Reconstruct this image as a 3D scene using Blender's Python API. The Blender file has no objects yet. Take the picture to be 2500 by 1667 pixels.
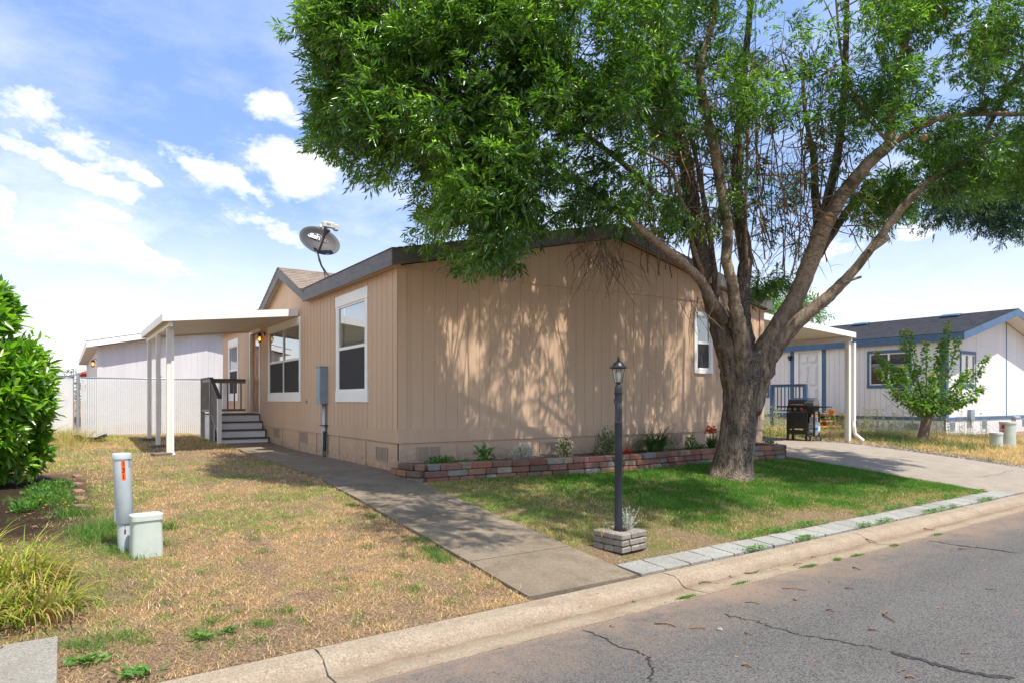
import bpy, math, random
import numpy as np
from mathutils import Vector, Matrix
R = math.radians
rng = np.random.default_rng(7)
random.seed(5)
scene = bpy.context.scene
COL = scene.collection
F = 1626.0; EYE = 1.1
VW = (0.5585, 0.8295); RT = (0.8295, -0.5585)

# ---------- camera ----------
cd = bpy.data.cameras.new('camera'); cam = bpy.data.objects.new('camera', cd); COL.objects.link(cam)
cam.location = (0, 0, EYE); cam.rotation_euler = (R(90), 0, -math.asin(VW[0]))
cd.sensor_width = 36; cd.lens = F/2500*36; cd.shift_y = (975-833.5)/2500; cd.clip_end = 1500; cd.clip_start = .05
scene.camera = cam

# photo measurements -> points at a known real depth (S = full-size photo pixels)
def ray(px): k = (px-1250)/F; return (VW[0]+RT[0]*k, VW[1]+RT[1]*k)
def dep(px, py, d): r = ray(px); return (r[0]*d, r[1]*d, EYE+(975-py)/F*d)
def onX(px, py, X): r = ray(px); t = X/r[0]; return (r[1]*t, EYE+(975-py)/F*t)
def onY(px, py, Y): r = ray(px); t = Y/r[1]; return (r[0]*t, EYE+(975-py)/F*t)
def DP(dx, dy, d): return dep(dx*1.063, dy*1.063, d)

# ---------- noise ----------
def vnoise(x, y, seed=0):
    xi = np.floor(x).astype(np.int64); yi = np.floor(y).astype(np.int64); xf = x-xi; yf = y-yi
    def h(a, b):
        n = (a*374761393 + b*668265263 + seed*974634777) & 0x7fffffff
        n = ((n ^ (n >> 13))*1274126177) & 0x7fffffff
        return ((n ^ (n >> 16)) & 0xffff)/65535.0
    u = xf*xf*(3-2*xf); v = yf*yf*(3-2*yf)
    return (h(xi, yi)*(1-u)+h(xi+1, yi)*u)*(1-v)+(h(xi, yi+1)*(1-u)+h(xi+1, yi+1)*u)*v
def fnoise(x, y, s, seed=0, o=3):
    r = 0; a = .5; t = 0
    for i in range(o): r = r+a*vnoise(x*s+17.3*i, y*s-9.1*i, seed+i); t += a; a *= .55; s *= 2.1
    return r/t
def sm(a, b, x): t = np.clip((x-a)/(b-a), 0, 1); return t*t*(3-2*t)

def gz(x, y):
    x = np.asarray(x, float); y = np.asarray(y, float)
    y = y-.024*np.clip(x, -60, 60)*(1-sm(5.2, 7.5, y))
    z = np.interp(y, [-4, 3.85, 3.97, 6.5, 9.2, 14.7, 19, 60], [-.62, -.62, -.405, -.205, -.004, 0, .11, .15])
    z = z + np.where(y > 4.2, -.17*sm(17.5, 25, x), 0)
    return z
def g1(x, y): return float(gz(x, y))

# ---------- objects ----------
OFF = {}
def tag(o, label=None, cat=None, group=None, kind=None):
    if label: o['label'] = label
    if cat: o['category'] = cat
    if group: o['group'] = group
    if kind: o['kind'] = kind
    return o
def thing(name, loc, label, cat, group=None):
    o = bpy.data.objects.new(name, None); o.empty_display_size = .1; COL.objects.link(o); o.location = loc
    OFF[o.name] = Vector(loc); return tag(o, label, cat, group)
def link(me, name, mat, parent, smooth=False):
    ob = bpy.data.objects.new(name, me); COL.objects.link(ob)
    for m in (mat if isinstance(mat, (list, tuple)) else [mat]): me.materials.append(m)
    if smooth: me.polygons.foreach_set('use_smooth', [True]*len(me.polygons))
    if parent is not None:
        off = OFF[parent.name]; me.transform(Matrix.Translation(-off)); ob.parent = parent; OFF[ob.name] = off
        if parent.type == 'MESH' : pass
    else: OFF[ob.name] = Vector((0, 0, 0))
    return ob
# parts keep the thing's origin: a child of a child has the same origin as its parent
def copy_tree(o, parent=None):
    c = o.copy(); COL.objects.link(c); c.parent = parent
    for ch in o.children: copy_tree(ch, c)
    return c

class MB:
    def __init__(s): s.v = []; s.f = []; s.m = []; s.t = []; s.tint = (1, 1, 1); s.mi = 0; s.cs = []
    def add(s, vs, fs):
        b = len(s.v); s.cs.append(b); s.v += [tuple(v) for v in vs]; s.t += [s.tint]*len(vs)
        for f in fs: s.f.append(tuple(b+i for i in f)); s.m.append(s.mi)
        return s
    def box(s, a, b):
        x0, x1 = sorted((a[0], b[0])); y0, y1 = sorted((a[1], b[1])); z0, z1 = sorted((a[2], b[2]))
        return s.add([(x0,y0,z0),(x1,y0,z0),(x1,y1,z0),(x0,y1,z0),(x0,y0,z1),(x1,y0,z1),(x1,y1,z1),(x0,y1,z1)],
              [(0,3,2,1),(4,5,6,7),(0,1,5,4),(1,2,6,5),(2,3,7,6),(3,0,4,7)])
    def obox(s, c, sz, rz=0, rx=0, ry=0, bev=0):
        M = Matrix.Translation(c) @ Matrix.Rotation(rz, 4, 'Z') @ Matrix.Rotation(ry, 4, 'Y') @ Matrix.Rotation(rx, 4, 'X')
        hx, hy, hz = sz[0]/2, sz[1]/2, sz[2]/2
        if not bev:
            vs = [(-hx,-hy,-hz),(hx,-hy,-hz),(hx,hy,-hz),(-hx,hy,-hz),(-hx,-hy,hz),(hx,-hy,hz),(hx,hy,hz),(-hx,hy,hz)]
            return s.add([M @ Vector(v) for v in vs], [(0,3,2,1),(4,5,6,7),(0,1,5,4),(1,2,6,5),(2,3,7,6),(3,0,4,7)])
        b = bev; vs = []
        for z, i in ((-hz, b), (-hz+b, 0), (hz-b, 0), (hz, b)):
            x, y = hx-i, hy-i; c2 = b*.6 if i == 0 else b*.4
            vs += [(-x+c2,-y,z),(x-c2,-y,z),(x,-y+c2,z),(x,y-c2,z),(x-c2,y,z),(-x+c2,y,z),(-x,y-c2,z),(-x,-y+c2,z)]
        fs = [tuple(range(7, -1, -1)), tuple(range(24, 32))]
        for k in range(3):
            for i in range(8): j = (i+1) % 8; fs.append((k*8+i, k*8+j, k*8+8+j, k*8+8+i))
        return s.add([M @ Vector(v) for v in vs], fs)
    def tube(s, pts, rad, n=8, caps=True, jit=0):
        pts = [Vector(p) for p in pts]; N = len(pts)
        if not isinstance(rad, (list, tuple)): rad = [rad]*N
        up = None; vs = []
        for i, p in enumerate(pts):
            d = (pts[min(i+1, N-1)]-pts[max(i-1, 0)]).normalized()
            if up is None:
                up = Vector((0, 0, 1)) if abs(d.z) < .9 else Vector((0, 1, 0))
            u = d.cross(up).normalized(); w = u.cross(d).normalized(); up = w
            for k in range(n):
                a = 2*math.pi*k/n; r = rad[i]*(1+jit*(random.random()-.5))
                vs.append(p+u*math.cos(a)*r+w*math.sin(a)*r)
        fs = [(i*n+k, i*n+(k+1) % n, i*n+n+(k+1) % n, i*n+n+k) for i in range(N-1) for k in range(n)]
        if caps: fs += [tuple(range(n-1, -1, -1)), tuple(range((N-1)*n, N*n))]
        return s.add(vs, fs)
    def lathe(s, c, prof, n=24, rx=0, rz=0, M=None):
        c = Vector(c); M = M or (Matrix.Rotation(rz, 3, 'Z') @ Matrix.Rotation(rx, 3, 'X')); vs = []
        for r, z in prof:
            for k in range(n): a = 2*math.pi*k/n; vs.append(c+M @ Vector((r*math.cos(a), r*math.sin(a), z)))
        N = len(prof)
        fs = [(i*n+k, i*n+(k+1) % n, i*n+n+(k+1) % n, i*n+n+k) for i in range(N-1) for k in range(n)]
        if prof[0][0] > 1e-4: fs.append(tuple(range(n-1, -1, -1)))
        if prof[-1][0] > 1e-4: fs.append(tuple(range((N-1)*n, N*n)))
        return s.add(vs, fs)
    def prism(s, poly, ax, d0, d1):   # poly in the two other axes
        def P(p, d): return (d, p[0], p[1]) if ax == 0 else ((p[0], d, p[1]) if ax == 1 else (p[0], p[1], d))
        n = len(poly); vs = [P(p, d0) for p in poly]+[P(p, d1) for p in poly]
        fs = [tuple(range(n)), tuple(range(2*n-1, n-1, -1))]+[(i, (i+1) % n, n+(i+1) % n, n+i) for i in range(n)]
        return s.add(vs, fs)
    def chunks(s, name, mat, parent=None, **k):   # one part per added piece
        st = s.cs+[len(s.v)]
        for a, b in zip(st, st[1:]):
            m = MB(); m.v = s.v[a:b]; m.t = s.t[a:b]; fi = [i for i, f in enumerate(s.f) if a <= f[0] < b]
            m.f = [tuple(q-a for q in s.f[i]) for i in fi]; m.m = [s.m[i] for i in fi]; o = m.build(name, mat, parent, **k)
        return o
    def build(s, name, mat, parent=None, smooth=False, bev=0, auto=None, fix=True):
        me = bpy.data.meshes.new(name); me.from_pydata(s.v, [], s.f)
        if len(set(s.m)) > 1: me.polygons.foreach_set('material_index', s.m)
        if any(t != (1, 1, 1) for t in s.t):
            a = me.color_attributes.new('tint', 'FLOAT_COLOR', 'POINT')
            a.data.foreach_set('color', [c for t in s.t for c in (*t, 1)])
        if fix:
            import bmesh
            bm = bmesh.new(); bm.from_mesh(me); bmesh.ops.recalc_face_normals(bm, faces=bm.faces); bm.to_mesh(me); bm.free()
        ob = link(me, name, mat, parent, smooth)
        if bev:
            m = ob.modifiers.new('b', 'BEVEL'); m.width = bev; m.segments = 2; m.limit_method = 'ANGLE'; m.angle_limit = R(40); m.harden_normals = False
        if smooth and auto:
            me.shade_smooth() if hasattr(me, 'shade_smooth') else None
            import bmesh
            bm = bmesh.new(); bm.from_mesh(me)
            for e in bm.edges:
                if len(e.link_faces) == 2 and e.calc_face_angle(0) > R(auto): e.smooth = False
            bm.to_mesh(me); bm.free()
        return ob

def np_mesh(name, V, Fc, mat, parent=None, fl=None, cl=None):
    me = bpy.data.meshes.new(name); k = Fc.shape[1]; nf = len(Fc)
    me.vertices.add(len(V)); me.vertices.foreach_set('co', V.astype(np.float32).ravel())
    me.loops.add(nf*k); me.loops.foreach_set('vertex_index', Fc.astype(np.int32).ravel())
    me.polygons.add(nf); me.polygons.foreach_set('loop_start', np.arange(0, nf*k, k, dtype=np.int32))
    me.update(calc_edges=True)
    if fl is not None: a = me.attributes.new('lv', 'FLOAT', 'POINT'); a.data.foreach_set('value', fl.astype(np.float32))
    if cl is not None:
        a = me.color_attributes.new('tint', 'FLOAT_COLOR', 'POINT')
        a.data.foreach_set('color', np.hstack([cl, np.ones((len(cl), 1))]).astype(np.float32).ravel())
    return link(me, name, mat, parent)

# ---------- materials ----------
class NT:
    def __init__(s, name):
        s.m = bpy.data.materials.new(name); s.m.use_nodes = True; s.n = s.m.node_tree.nodes; s.l = s.m.node_tree.links
        s.n.clear(); s.out = s.n.new('ShaderNodeOutputMaterial')
    def N(s, t, **k):
        x = s.n.new('ShaderNode'+t)
        for a, b in k.items():
            if a in ('operation', 'data_type', 'blend_type', 'attribute_name', 'noise_dimensions', 'feature', 'wave_type', 'bands_direction', 'distance', 'interpolation_type', 'clamp_factor', 'clamp', 'layer'): setattr(x, a, b)
            else:
                i = x.inputs[int(a[1:])] if a[0] == 'i' and a[1:].isdigit() else x.inputs[a.replace('_', ' ')]
                s.S(i, b)
        return x
    def S(s, i, b):
        if isinstance(b, bpy.types.NodeSocket): s.l.new(b, i)
        elif isinstance(b, bpy.types.Node): s.l.new(b.outputs[0], i)
        else:
            if isinstance(b, (tuple, list)) and len(b) == 3 and i.type == 'RGBA': b = (*b, 1)
            i.default_value = b
    def pos(s): return s.N('NewGeometry').outputs['Position']
    def noise(s, sc, det=4, vec=None, rough=.6): return s.N('TexNoise', Scale=sc, Detail=det, Roughness=rough, Vector=vec if vec is not None else s.pos()).outputs[0]
    def mix(s, f, a, b, bt='MIX'):
        x = s.N('Mix', data_type='RGBA', blend_type=bt); s.S(x.inputs[0], f); s.S(x.inputs[6], a); s.S(x.inputs[7], b); return x.outputs[2]
    def rng(s, v, a, b, c=0., d=1.):
        x = s.N('MapRange'); s.S(x.inputs[0], v)
        for i, q in zip((1, 2, 3, 4), (a, b, c, d)): x.inputs[i].default_value = q
        return x.outputs[0]
    def math(s, op, a, b=0., c=0.):
        x = s.N('Math', operation=op); s.S(x.inputs[0], a); s.S(x.inputs[1], b); s.S(x.inputs[2], c); return x.outputs[0]
    def vec(s, v, sc): x = s.N('VectorMath', operation='MULTIPLY'); s.S(x.inputs[0], v); s.S(x.inputs[1], sc); return x.outputs[0]
    def bump(s, h, st=.3, di=.01): return s.N('Bump', Strength=st, Distance=di, Height=h).outputs[0]
    def bsdf(s, col, rough=.6, nor=None, metal=0., spec=.4):
        b = s.N('BsdfPrincipled', Base_Color=col, Roughness=rough, Metallic=metal)
        b.inputs['Specular IOR Level'].default_value = spec
        if nor is not None: s.S(b.inputs['Normal'], nor)
        return b
    def done(s, sh): s.l.new(sh.outputs[0] if isinstance(sh, bpy.types.Node) else sh, s.out.inputs[0]); return s.m

def simple(name, c, rough=.55, c2=None, sc=4., bs=60., bst=.15, bd=.004, metal=0., spec=.4, tint=False, lo=.35, hi=.65, stretch=None, c3=None, sc3=20.):
    t = NT(name); p = t.pos()
    if stretch: p = t.vec(p, stretch)
    col = c
    c2 = c2 or tuple(x*.82 for x in c)
    col = t.mix(t.rng(t.noise(sc, 5, p), lo, hi), c, c2)
    if c3: col = t.mix(t.rng(t.noise(sc3, 4, p), .58, .66), col, c3)
    if tint: col = t.mix(1., col, t.N('VertexColor', layer='tint') if False else t.N('Attribute', attribute_name='tint').outputs[0], 'MULTIPLY')
    nor = t.bump(t.noise(bs, 4, p), bst, bd) if bst else None
    return t.done(t.bsdf(col, rough, nor, metal, spec))

M = {}
def siding(name, c, c2):
    t = NT(name); p = t.pos(); ps = t.vec(p, (1, 1, .07))
    col = t.mix(t.rng(t.noise(1.3, 4, ps), .3, .7), c, c2)
    col = t.mix(t.rng(t.noise(9, 5, p), .62, .8, 0, .25), col, tuple(x*.75 for x in c2))
    grain = t.N('TexNoise', Scale=90., Detail=4., Vector=t.vec(p, (1, 1, .09))).outputs[0]
    fine = t.noise(220, 2, t.vec(p, (.5, .5, 1)))
    sz = t.N('SeparateXYZ', Vector=p).outputs[2]
    st = t.math('MULTIPLY', t.rng(t.math('ADD', sz, t.math('MULTIPLY', t.math('SUBTRACT', t.noise(2.5, 5, p), .5), .5)), .02, .42, .65, 0), t.rng(t.noise(14, 5, p, .7), .38, .6))
    col = t.mix(st, col, tuple(x*.45 for x in c2)); col = t.mix(t.rng(t.noise(3.5, 5, t.vec(p, (1, 1, .12)), .6), .55, .75, 0, .22), col, tuple(min(1, x*1.25) for x in c))
    h = t.math('ADD', grain, t.math('MULTIPLY', fine, .5))
    return t.done(t.bsdf(col, .62, t.bump(h, .5, .004), spec=.25))
M['tan'] = siding('tan_siding_paint', (.57, .40, .265), (.52, .36, .24))
M['tanskirt'] = siding('tan_skirt_paint', (.55, .385, .26), (.48, .335, .225))
M['whites'] = siding('white_siding_paint', (.74, .73, .70), (.64, .63, .61))
M['greys'] = siding('grey_siding_paint', (.62, .61, .61), (.52, .51, .52))
M['white'] = simple('white_trim_paint', (.84, .83, .80), .5, (.79, .78, .745), 2)
M['cream'] = simple('cream_aluminium', (.78, .75, .67), .4, (.70, .67, .59), 3, bst=.05)
M['fascia'] = simple('grey_brown_fascia_paint', (.105, .10, .10), .55, (.15, .14, .135), 3, stretch=(1, 1, 4), bs=40, c3=(.2, .19, .18), sc3=14)
M['blue'] = simple('blue_trim_paint', (.055, .115, .20), .55, (.075, .145, .24), 3)
M['sage'] = simple('pale_green_plastic', (.50, .55, .47), .45, (.43, .48, .41), 5)
M['pedestal'] = simple('pale_grey_metal_paint', (.50, .54, .55), .45, (.42, .47, .48), 6, bst=.05)
M['meter'] = simple('blue_grey_metal_paint', (.26, .32, .37), .45, (.21, .27, .32), 6, bst=.05)
M['black'] = simple('black_metal', (.02, .02, .022), .4, (.03, .03, .03), 8, bst=.05)
M['blackmatte'] = simple('dark_plastic', (.03, .03, .03), .7, (.045, .045, .045), 8)
M['lamppost'] = simple('weathered_dark_post_paint', (.016, .021, .028), .5, (.045, .055, .07), 3, stretch=(1, 1, .4), bs=50, c3=(.08, .085, .09), sc3=9)
M['dish'] = simple('dish_grey_paint', (.045, .047, .053), .55, (.06, .062, .068), 3, bst=0, spec=.25)
M['galv'] = simple('galvanised_steel', (.45, .47, .48), .45, (.36, .38, .40), 12, metal=.6, bst=.05)
M['deck'] = simple('dark_brown_deck_paint', (.075, .062, .055), .6, (.11, .09, .08), 5)
M['railpaint'] = simple('grey_rail_paint', (.30, .28, .25), .6, (.23, .21, .19), 5)
M['vent'] = simple('vent_grille_plastic', (.40, .31, .235), .6, (.33, .26, .20), 30)
M['wood'] = simple('old_timber', (.14, .10, .075), .8, (.20, .15, .12), 4, stretch=(1, 1, 5))
M['orangewood'] = simple('orange_stained_wood', (.55, .20, .05), .55, (.42, .15, .04), 5)
M['door'] = simple('varnished_oak_door', (.38, .165, .055), .38, (.28, .11, .035), 3, stretch=(4, 4, .6))
M['whitedoor'] = simple('white_door_paint', (.74, .73, .70), .45, (.68, .67, .65), 4, bst=.03)
M['orange'] = simple('orange_sticker', (.85, .12, .02), .5, (.8, .11, .02), 4, bst=0)
M['ink'] = simple('black_ink', (.015, .015, .015), .6, (.02, .02, .02), 4, bst=0)
M['whiteink'] = simple('white_ink', (.8, .8, .8), .5, (.75, .75, .75), 4, bst=0)
M['redink'] = simple('red_ink', (.35, .10, .14), .5, (.3, .1, .12), 4, bst=0)
M['knob'] = simple('silver_knob', (.55, .53, .5), .3, (.45, .43, .4), 10, metal=.7, bst=0)
M['redknob'] = simple('red_knob', (.6, .02, .04), .3, (.5, .02, .03), 10, bst=0)
M['tank'] = simple('white_tank_paint', (.66, .67, .66), .4, (.55, .56, .56), 6, bst=.05)
M['bluelabel'] = simple('blue_label', (.03, .20, .50), .4, (.04, .24, .55), 6, bst=0)
M['lidgrey'] = simple('grill_lid_enamel', (.045, .05, .058), .25, (.06, .065, .07), 4, bst=0, spec=.6)
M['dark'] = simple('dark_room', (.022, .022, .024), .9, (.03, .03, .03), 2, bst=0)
t = NT('insect_screen'); M['screen'] = t.done(t.N('MixShader', i0=.80, i1=t.N('BsdfTransparent'), i2=t.bsdf((.045, .045, .047), .8)))
M['blind'] = simple('slatted_blind', (.36, .38, .31), .6, (.33, .35, .28), 4, bst=0)
M['soil'] = simple('garden_soil', (.085, .055, .038), .95, (.14, .095, .065), 6, bs=30, bst=.9, bd=.03, c3=(.22, .15, .10), sc3=40)
M['red'] = simple('red_canopy_cloth', (.50, .05, .03), .7, bst=0)
M['tarp'] = simple('grey_plastic_sheet', (.34, .36, .38), .45, (.22, .23, .25), 9, bs=12, bst=.6, bd=.02)
M['twig'] = simple('dead_twig_bark', (.22, .12, .07), .85, (.14, .08, .05), 20)
M['pebble'] = simple('pale_stone', (.42, .40, .37), .85, (.3, .28, .26), 20)

t = NT('window_glass')
lw = t.N('LayerWeight', Blend=.28)
fac = t.math('MULTIPLY_ADD', lw.outputs[1], .75, .16)
gl = t.N('BsdfGlossy', Color=(.9, .93, .96), Roughness=.015); gl.inputs['Normal'].default_value = (0, 0, 0)
t.l.new(t.bump(t.noise(1.2, 2), .06, .02), gl.inputs['Normal'])
tr = t.N('BsdfTransparent', Color=(.80, .84, .82))
mx = t.N('MixShader', i0=fac, i1=tr, i2=gl); M['glass'] = t.done(mx)
t = NT('lantern_glass'); gl = t.N('BsdfGlossy', Color=(.9, .9, .9), Roughness=.1); tr = t.N('BsdfTransparent', Color=(.93, .93, .9))
df = t.N('BsdfTranslucent', Color=(.9, .9, .85)); m1 = t.N('MixShader', i0=.25, i1=tr, i2=df)
M['lglass'] = t.done(t.N('MixShader', i0=t.math('MULTIPLY', t.N('LayerWeight', Blend=.3).outputs[1], .8), i1=m1, i2=gl))
t = NT('lit_bulb_glass'); M['litbulb'] = t.done(t.N('Emission', Color=(1, .42, .10), Strength=9.))
t = NT('amber_lamp_glass'); tr = t.N('BsdfTransparent', Color=(1, .75, .5)); gl = t.N('BsdfGlossy', Color=(1, .8, .6), Roughness=.1)
M['amber'] = t.done(t.N('MixShader', i0=.3, i1=tr, i2=gl))

def concrete(name, a, b, stain, grit=300., crk=True, tint=False, gutter=False):
    t = NT(name); p = t.pos()
    col = t.mix(t.rng(t.noise(1.1, 6, p, .65), .35, .68), a, b)
    if gutter:
        sx = t.N('SeparateXYZ', Vector=p); e = t.math('SUBTRACT', t.math('MULTIPLY_ADD', sx.outputs[0], .024, 3.975), sx.outputs[1])
        e = t.math('ADD', e, t.math('MULTIPLY', t.math('SUBTRACT', t.noise(1.3, 4, p), .5), .14))
        d = t.math('MULTIPLY', t.rng(t.math('ABSOLUTE', t.math('SUBTRACT', e, .30)), .0, .10, 1, 0), t.rng(t.noise(5, 6, t.vec(p, (.35, 1, 1)), .7), .30, .55))
        col = t.mix(t.math('MULTIPLY', d, .95), col, (.20, .13, .08)); d2 = t.math('MULTIPLY', t.rng(e, .46, .53), t.rng(t.noise(9, 5, p), .4, .6)); col = t.mix(t.math('MULTIPLY', d2, .6), col, (.25, .16, .10))
    col = t.mix(t.rng(t.noise(3.7, 7, p, .75), .47, .70, 0, .85), col, stain)
    g = t.noise(grit, 2, p); g2 = t.noise(75, 4, p, .8); col = t.mix(t.rng(g2, .42, .62, 0, .85), col, tuple(x*.5 for x in a)); col = t.mix(t.rng(t.noise(48, 3, p, .8), .56, .68, 0, .5), col, tuple(min(.8, x*1.45) for x in a))
    sp = t.N('TexVoronoi', Scale=110., Vector=p); col = t.mix(t.rng(sp.outputs[0], .0, .22, .35, 0), col, tuple(min(1, x*1.5) for x in a))
    if tint: col = t.mix(1., col, t.N('Attribute', attribute_name='tint').outputs[0], 'MULTIPLY')
    h = t.math('ADD', t.math('ADD', g, g2), t.math('MULTIPLY', t.noise(25, 5, p), 1.5))
    return t.done(t.bsdf(col, .88, t.bump(h, .7, .008), spec=.2))
M['kerb'] = concrete('tan_kerb_concrete', (.39, .315, .225), (.455, .375, .275), (.28, .195, .125), gutter=True)
M['drive'] = concrete('driveway_concrete', (.35, .30, .235), (.41, .355, .285), (.27, .225, .17))
M['path'] = concrete('old_walk_concrete', (.31, .25, .175), (.20, .165, .12), (.10, .08, .06))
M['slab'] = concrete('grey_slab_concrete', (.34, .32, .27), (.40, .375, .32), (.25, .22, .18))
M['paver'] = concrete('paver_concrete', (.37, .37, .33), (.43, .43, .385), (.30, .29, .25), tint=True)
M['brick'] = concrete('tumbled_block', (.40, .40, .40), (.33, .33, .33), (.17, .15, .13), 120, tint=True)

t = NT('asphalt'); p = t.pos()
sx = t.N('SeparateXYZ', Vector=p)
col = t.mix(t.rng(t.noise(.7, 6, p), .3, .7), (.095, .09, .083), (.125, .118, .109))
col = t.mix(t.rng(t.noise(.9, 5, t.vec(p, (.12, 1, 1)), .6), .45, .68, 0, .35), col, (.17, .16, .145)); col = t.mix(t.rng(t.noise(2.3, 4, p, .5), .70, .76, 0, .5), col, (.05, .048, .045))
v = t.N('TexVoronoi', Scale=95., Vector=p, Randomness=1.); v2 = t.N('TexVoronoi', Scale=42., Vector=p)
col = t.mix(t.rng(t.N('SeparateColor', Color=v.outputs[1]).outputs[0], .55, 1., 0, .45), col, (.19, .18, .16))
col = t.mix(t.rng(t.N('SeparateColor', Color=v.outputs[1]).outputs[1], .6, 1., 0, .7), col, (.035, .035, .037))
col = t.mix(t.rng(v.outputs[0], .5, .8, 0, .6), col, (.03, .03, .03))
spk = t.math('MULTIPLY', t.rng(v2.outputs[0], .0, .16, 1, 0), t.rng(t.N('SeparateColor', Color=v2.outputs[1]).outputs[0], .90, .93))
col = t.mix(spk, col, (.42, .33, .22))
edge = t.math('SUBTRACT', t.math('ADD', t.math('MULTIPLY', sx.outputs[0], .022), 3.46), sx.outputs[1])
dn = t.math('MULTIPLY', t.rng(edge, 0, .75, 1, 0), t.rng(t.noise(1.6, 7, p, .7), .36, .62))
dn = t.math('MAXIMUM', dn, t.rng(edge, .0, .10, .9, 0))
col = t.mix(t.math('MULTIPLY', dn, .75), col, (.27, .185, .125))
M['asphalt'] = t.done(t.bsdf(col, .85, t.bump(t.math('ADD', v.outputs[0], t.noise(30, 4, p)), .6, .008), spec=.3))
M['crack'] = simple('tar_filled_crack', (.02, .02, .022), .7, (.035, .033, .03), 30, c3=(.12, .09, .06), sc3=30)

t = NT('ground_thatch'); p = t.pos()
base = t.N('Attribute', attribute_name='tint').outputs[0]
n1 = t.noise(60, 5, p, .75)
col = t.mix(t.rng(n1, .40, .60), base, t.mix(1., base, (.30, .27, .25), 'MULTIPLY'))
col = t.mix(t.rng(t.noise(170, 3, p), .58, .7, 0, .6), col, t.mix(1., base, (1.6, 1.55, 1.5), 'MULTIPLY'))
M['ground'] = t.done(t.bsdf(col, .95, t.bump(t.math('ADD', n1, t.noise(14, 4, p)), 1., .03), spec=.1))

def leafmat(name, cols, rough=.42, trans=.35, spec=.5, tcol=1.5):
    t = NT(name); a = t.N('Attribute', attribute_name='lv').outputs[2]
    r = t.n.new('ShaderNodeValToRGB'); t.l.new(a, r.inputs[0]); el = r.color_ramp.elements
    while len(el) < len(cols): el.new(.5)
    for i, c in enumerate(cols): el[i].position = i/(len(cols)-1); el[i].color = (*c, 1)
    b = t.bsdf(r.outputs[0], rough, spec=spec)
    tr = t.N('BsdfTranslucent', Color=t.mix(1., r.outputs[0], (tcol*1.15, tcol*1.25, tcol*.4), 'MULTIPLY'))
    return t.done(t.N('MixShader', i0=trans, i1=b, i2=tr))
M['ash'] = leafmat('ash_leaf', [(.022, .062, .020), (.07, .155, .034), (.17, .30, .052), (.40, .51, .16)], .32, .45, .9, 1.85)
M['laurel'] = leafmat('laurel_leaf', [(.07, .16, .02), (.13, .29, .03), (.22, .42, .04), (.36, .50, .08)], .24, .4, .8)
M['maple'] = leafmat('maple_leaf', [(.06, .14, .02), (.10, .22, .03), (.16, .31, .035), (.42, .25, .10)], .5, .35, .35)
M['bluegreen'] = leafmat('blue_green_leaf', [(.02, .06, .045), (.035, .09, .065), (.05, .12, .08), (.07, .15, .10)], .5, .2, .4)
M['fargreen'] = leafmat('far_leaf', [(.07, .15, .03), (.10, .22, .04), (.14, .28, .05)], .5, .3, .4)
M['silver'] = leafmat('silver_leaf', [(.42, .45, .40), (.55, .57, .52), (.66, .68, .62)], .7, .15, .2)
M['herb'] = leafmat('herb_leaf', [(.04, .10, .025), (.07, .17, .03), (.12, .26, .04)], .5, .3, .4)
M['red_petal'] = leafmat('red_petal', [(.45, .04, .02), (.6, .10, .03)], .6, .3, .3)
M['cream_petal'] = leafmat('cream_petal', [(.6, .5, .4), (.7, .62, .5)], .6, .3, .3)
t = NT('grass_blade'); c = t.N('Attribute', attribute_name='tint').outputs[0]
b = t.bsdf(c, .6, spec=.2); tr = t.N('BsdfTranslucent', Color=t.mix(1., c, (1.3, 1.35, .9), 'MULTIPLY'))
M['blade'] = t.done(t.N('MixShader', i0=.3, i1=b, i2=tr))

t = NT('bark'); p = t.pos(); ps = t.vec(p, (1, 1, .28))
n = t.noise(14, 6, ps, .7); n2 = t.N('TexVoronoi', Scale=34., Vector=t.vec(p, (1, 1, .12)), feature='DISTANCE_TO_EDGE').outputs[0]
col = t.mix(t.rng(n, .40, .60), (.075, .056, .042), (.26, .20, .15))
col = t.mix(t.rng(t.noise(2.2, 5, p), .45, .6), col, t.mix(t.rng(t.noise(30, 4, p), .4, .6), (.035, .031, .028), (.16, .135, .11)))
col = t.mix(t.rng(t.noise(26, 5, p, .8), .60, .67, 0, .85), col, (.46, .43, .38))
col = t.mix(t.rng(n2, .0, .10, .35, 0), col, (.04, .03, .024))
M['bark'] = t.done(t.bsdf(col, .9, t.bump(t.math('ADD', t.math('MULTIPLY', t.rng(n2, 0, .3), .35), n), 1., .03), spec=.2))
t = NT('limb_bark'); p = t.pos()
n = t.noise(18, 6, t.vec(p, (1, 1, 1.6)), .75)
col = t.mix(t.rng(n, .36, .62), (.17, .12, .08), (.46, .35, .24))
col = t.mix(t.rng(t.noise(40, 4, p), .60, .68), col, (.46, .42, .36))
col = t.mix(t.rng(t.noise(3, 4, p), .5, .62), col, (.12, .09, .065))
low = t.mix(t.rng(t.noise(14, 6, t.vec(p, (1, 1, .28)), .7), .40, .60), (.085, .064, .048), (.28, .215, .16)); hz0 = t.rng(t.math('ADD', t.N('SeparateXYZ', Vector=p).outputs[2], t.noise(2., 3, p)), 2.5, 4.0)
col = t.mix(hz0, low, col)
M['limb'] = t.done(t.bsdf(col, .85, t.bump(n, 1., .02), spec=.2))
M['twigbrown'] = simple('twig_bark', (.12, .075, .05), .8, (.24, .17, .12), 6, bst=0)
M['cut'] = simple('fresh_cut_wood', (.60, .36, .17), .7, (.5, .28, .12), 20)

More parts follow.
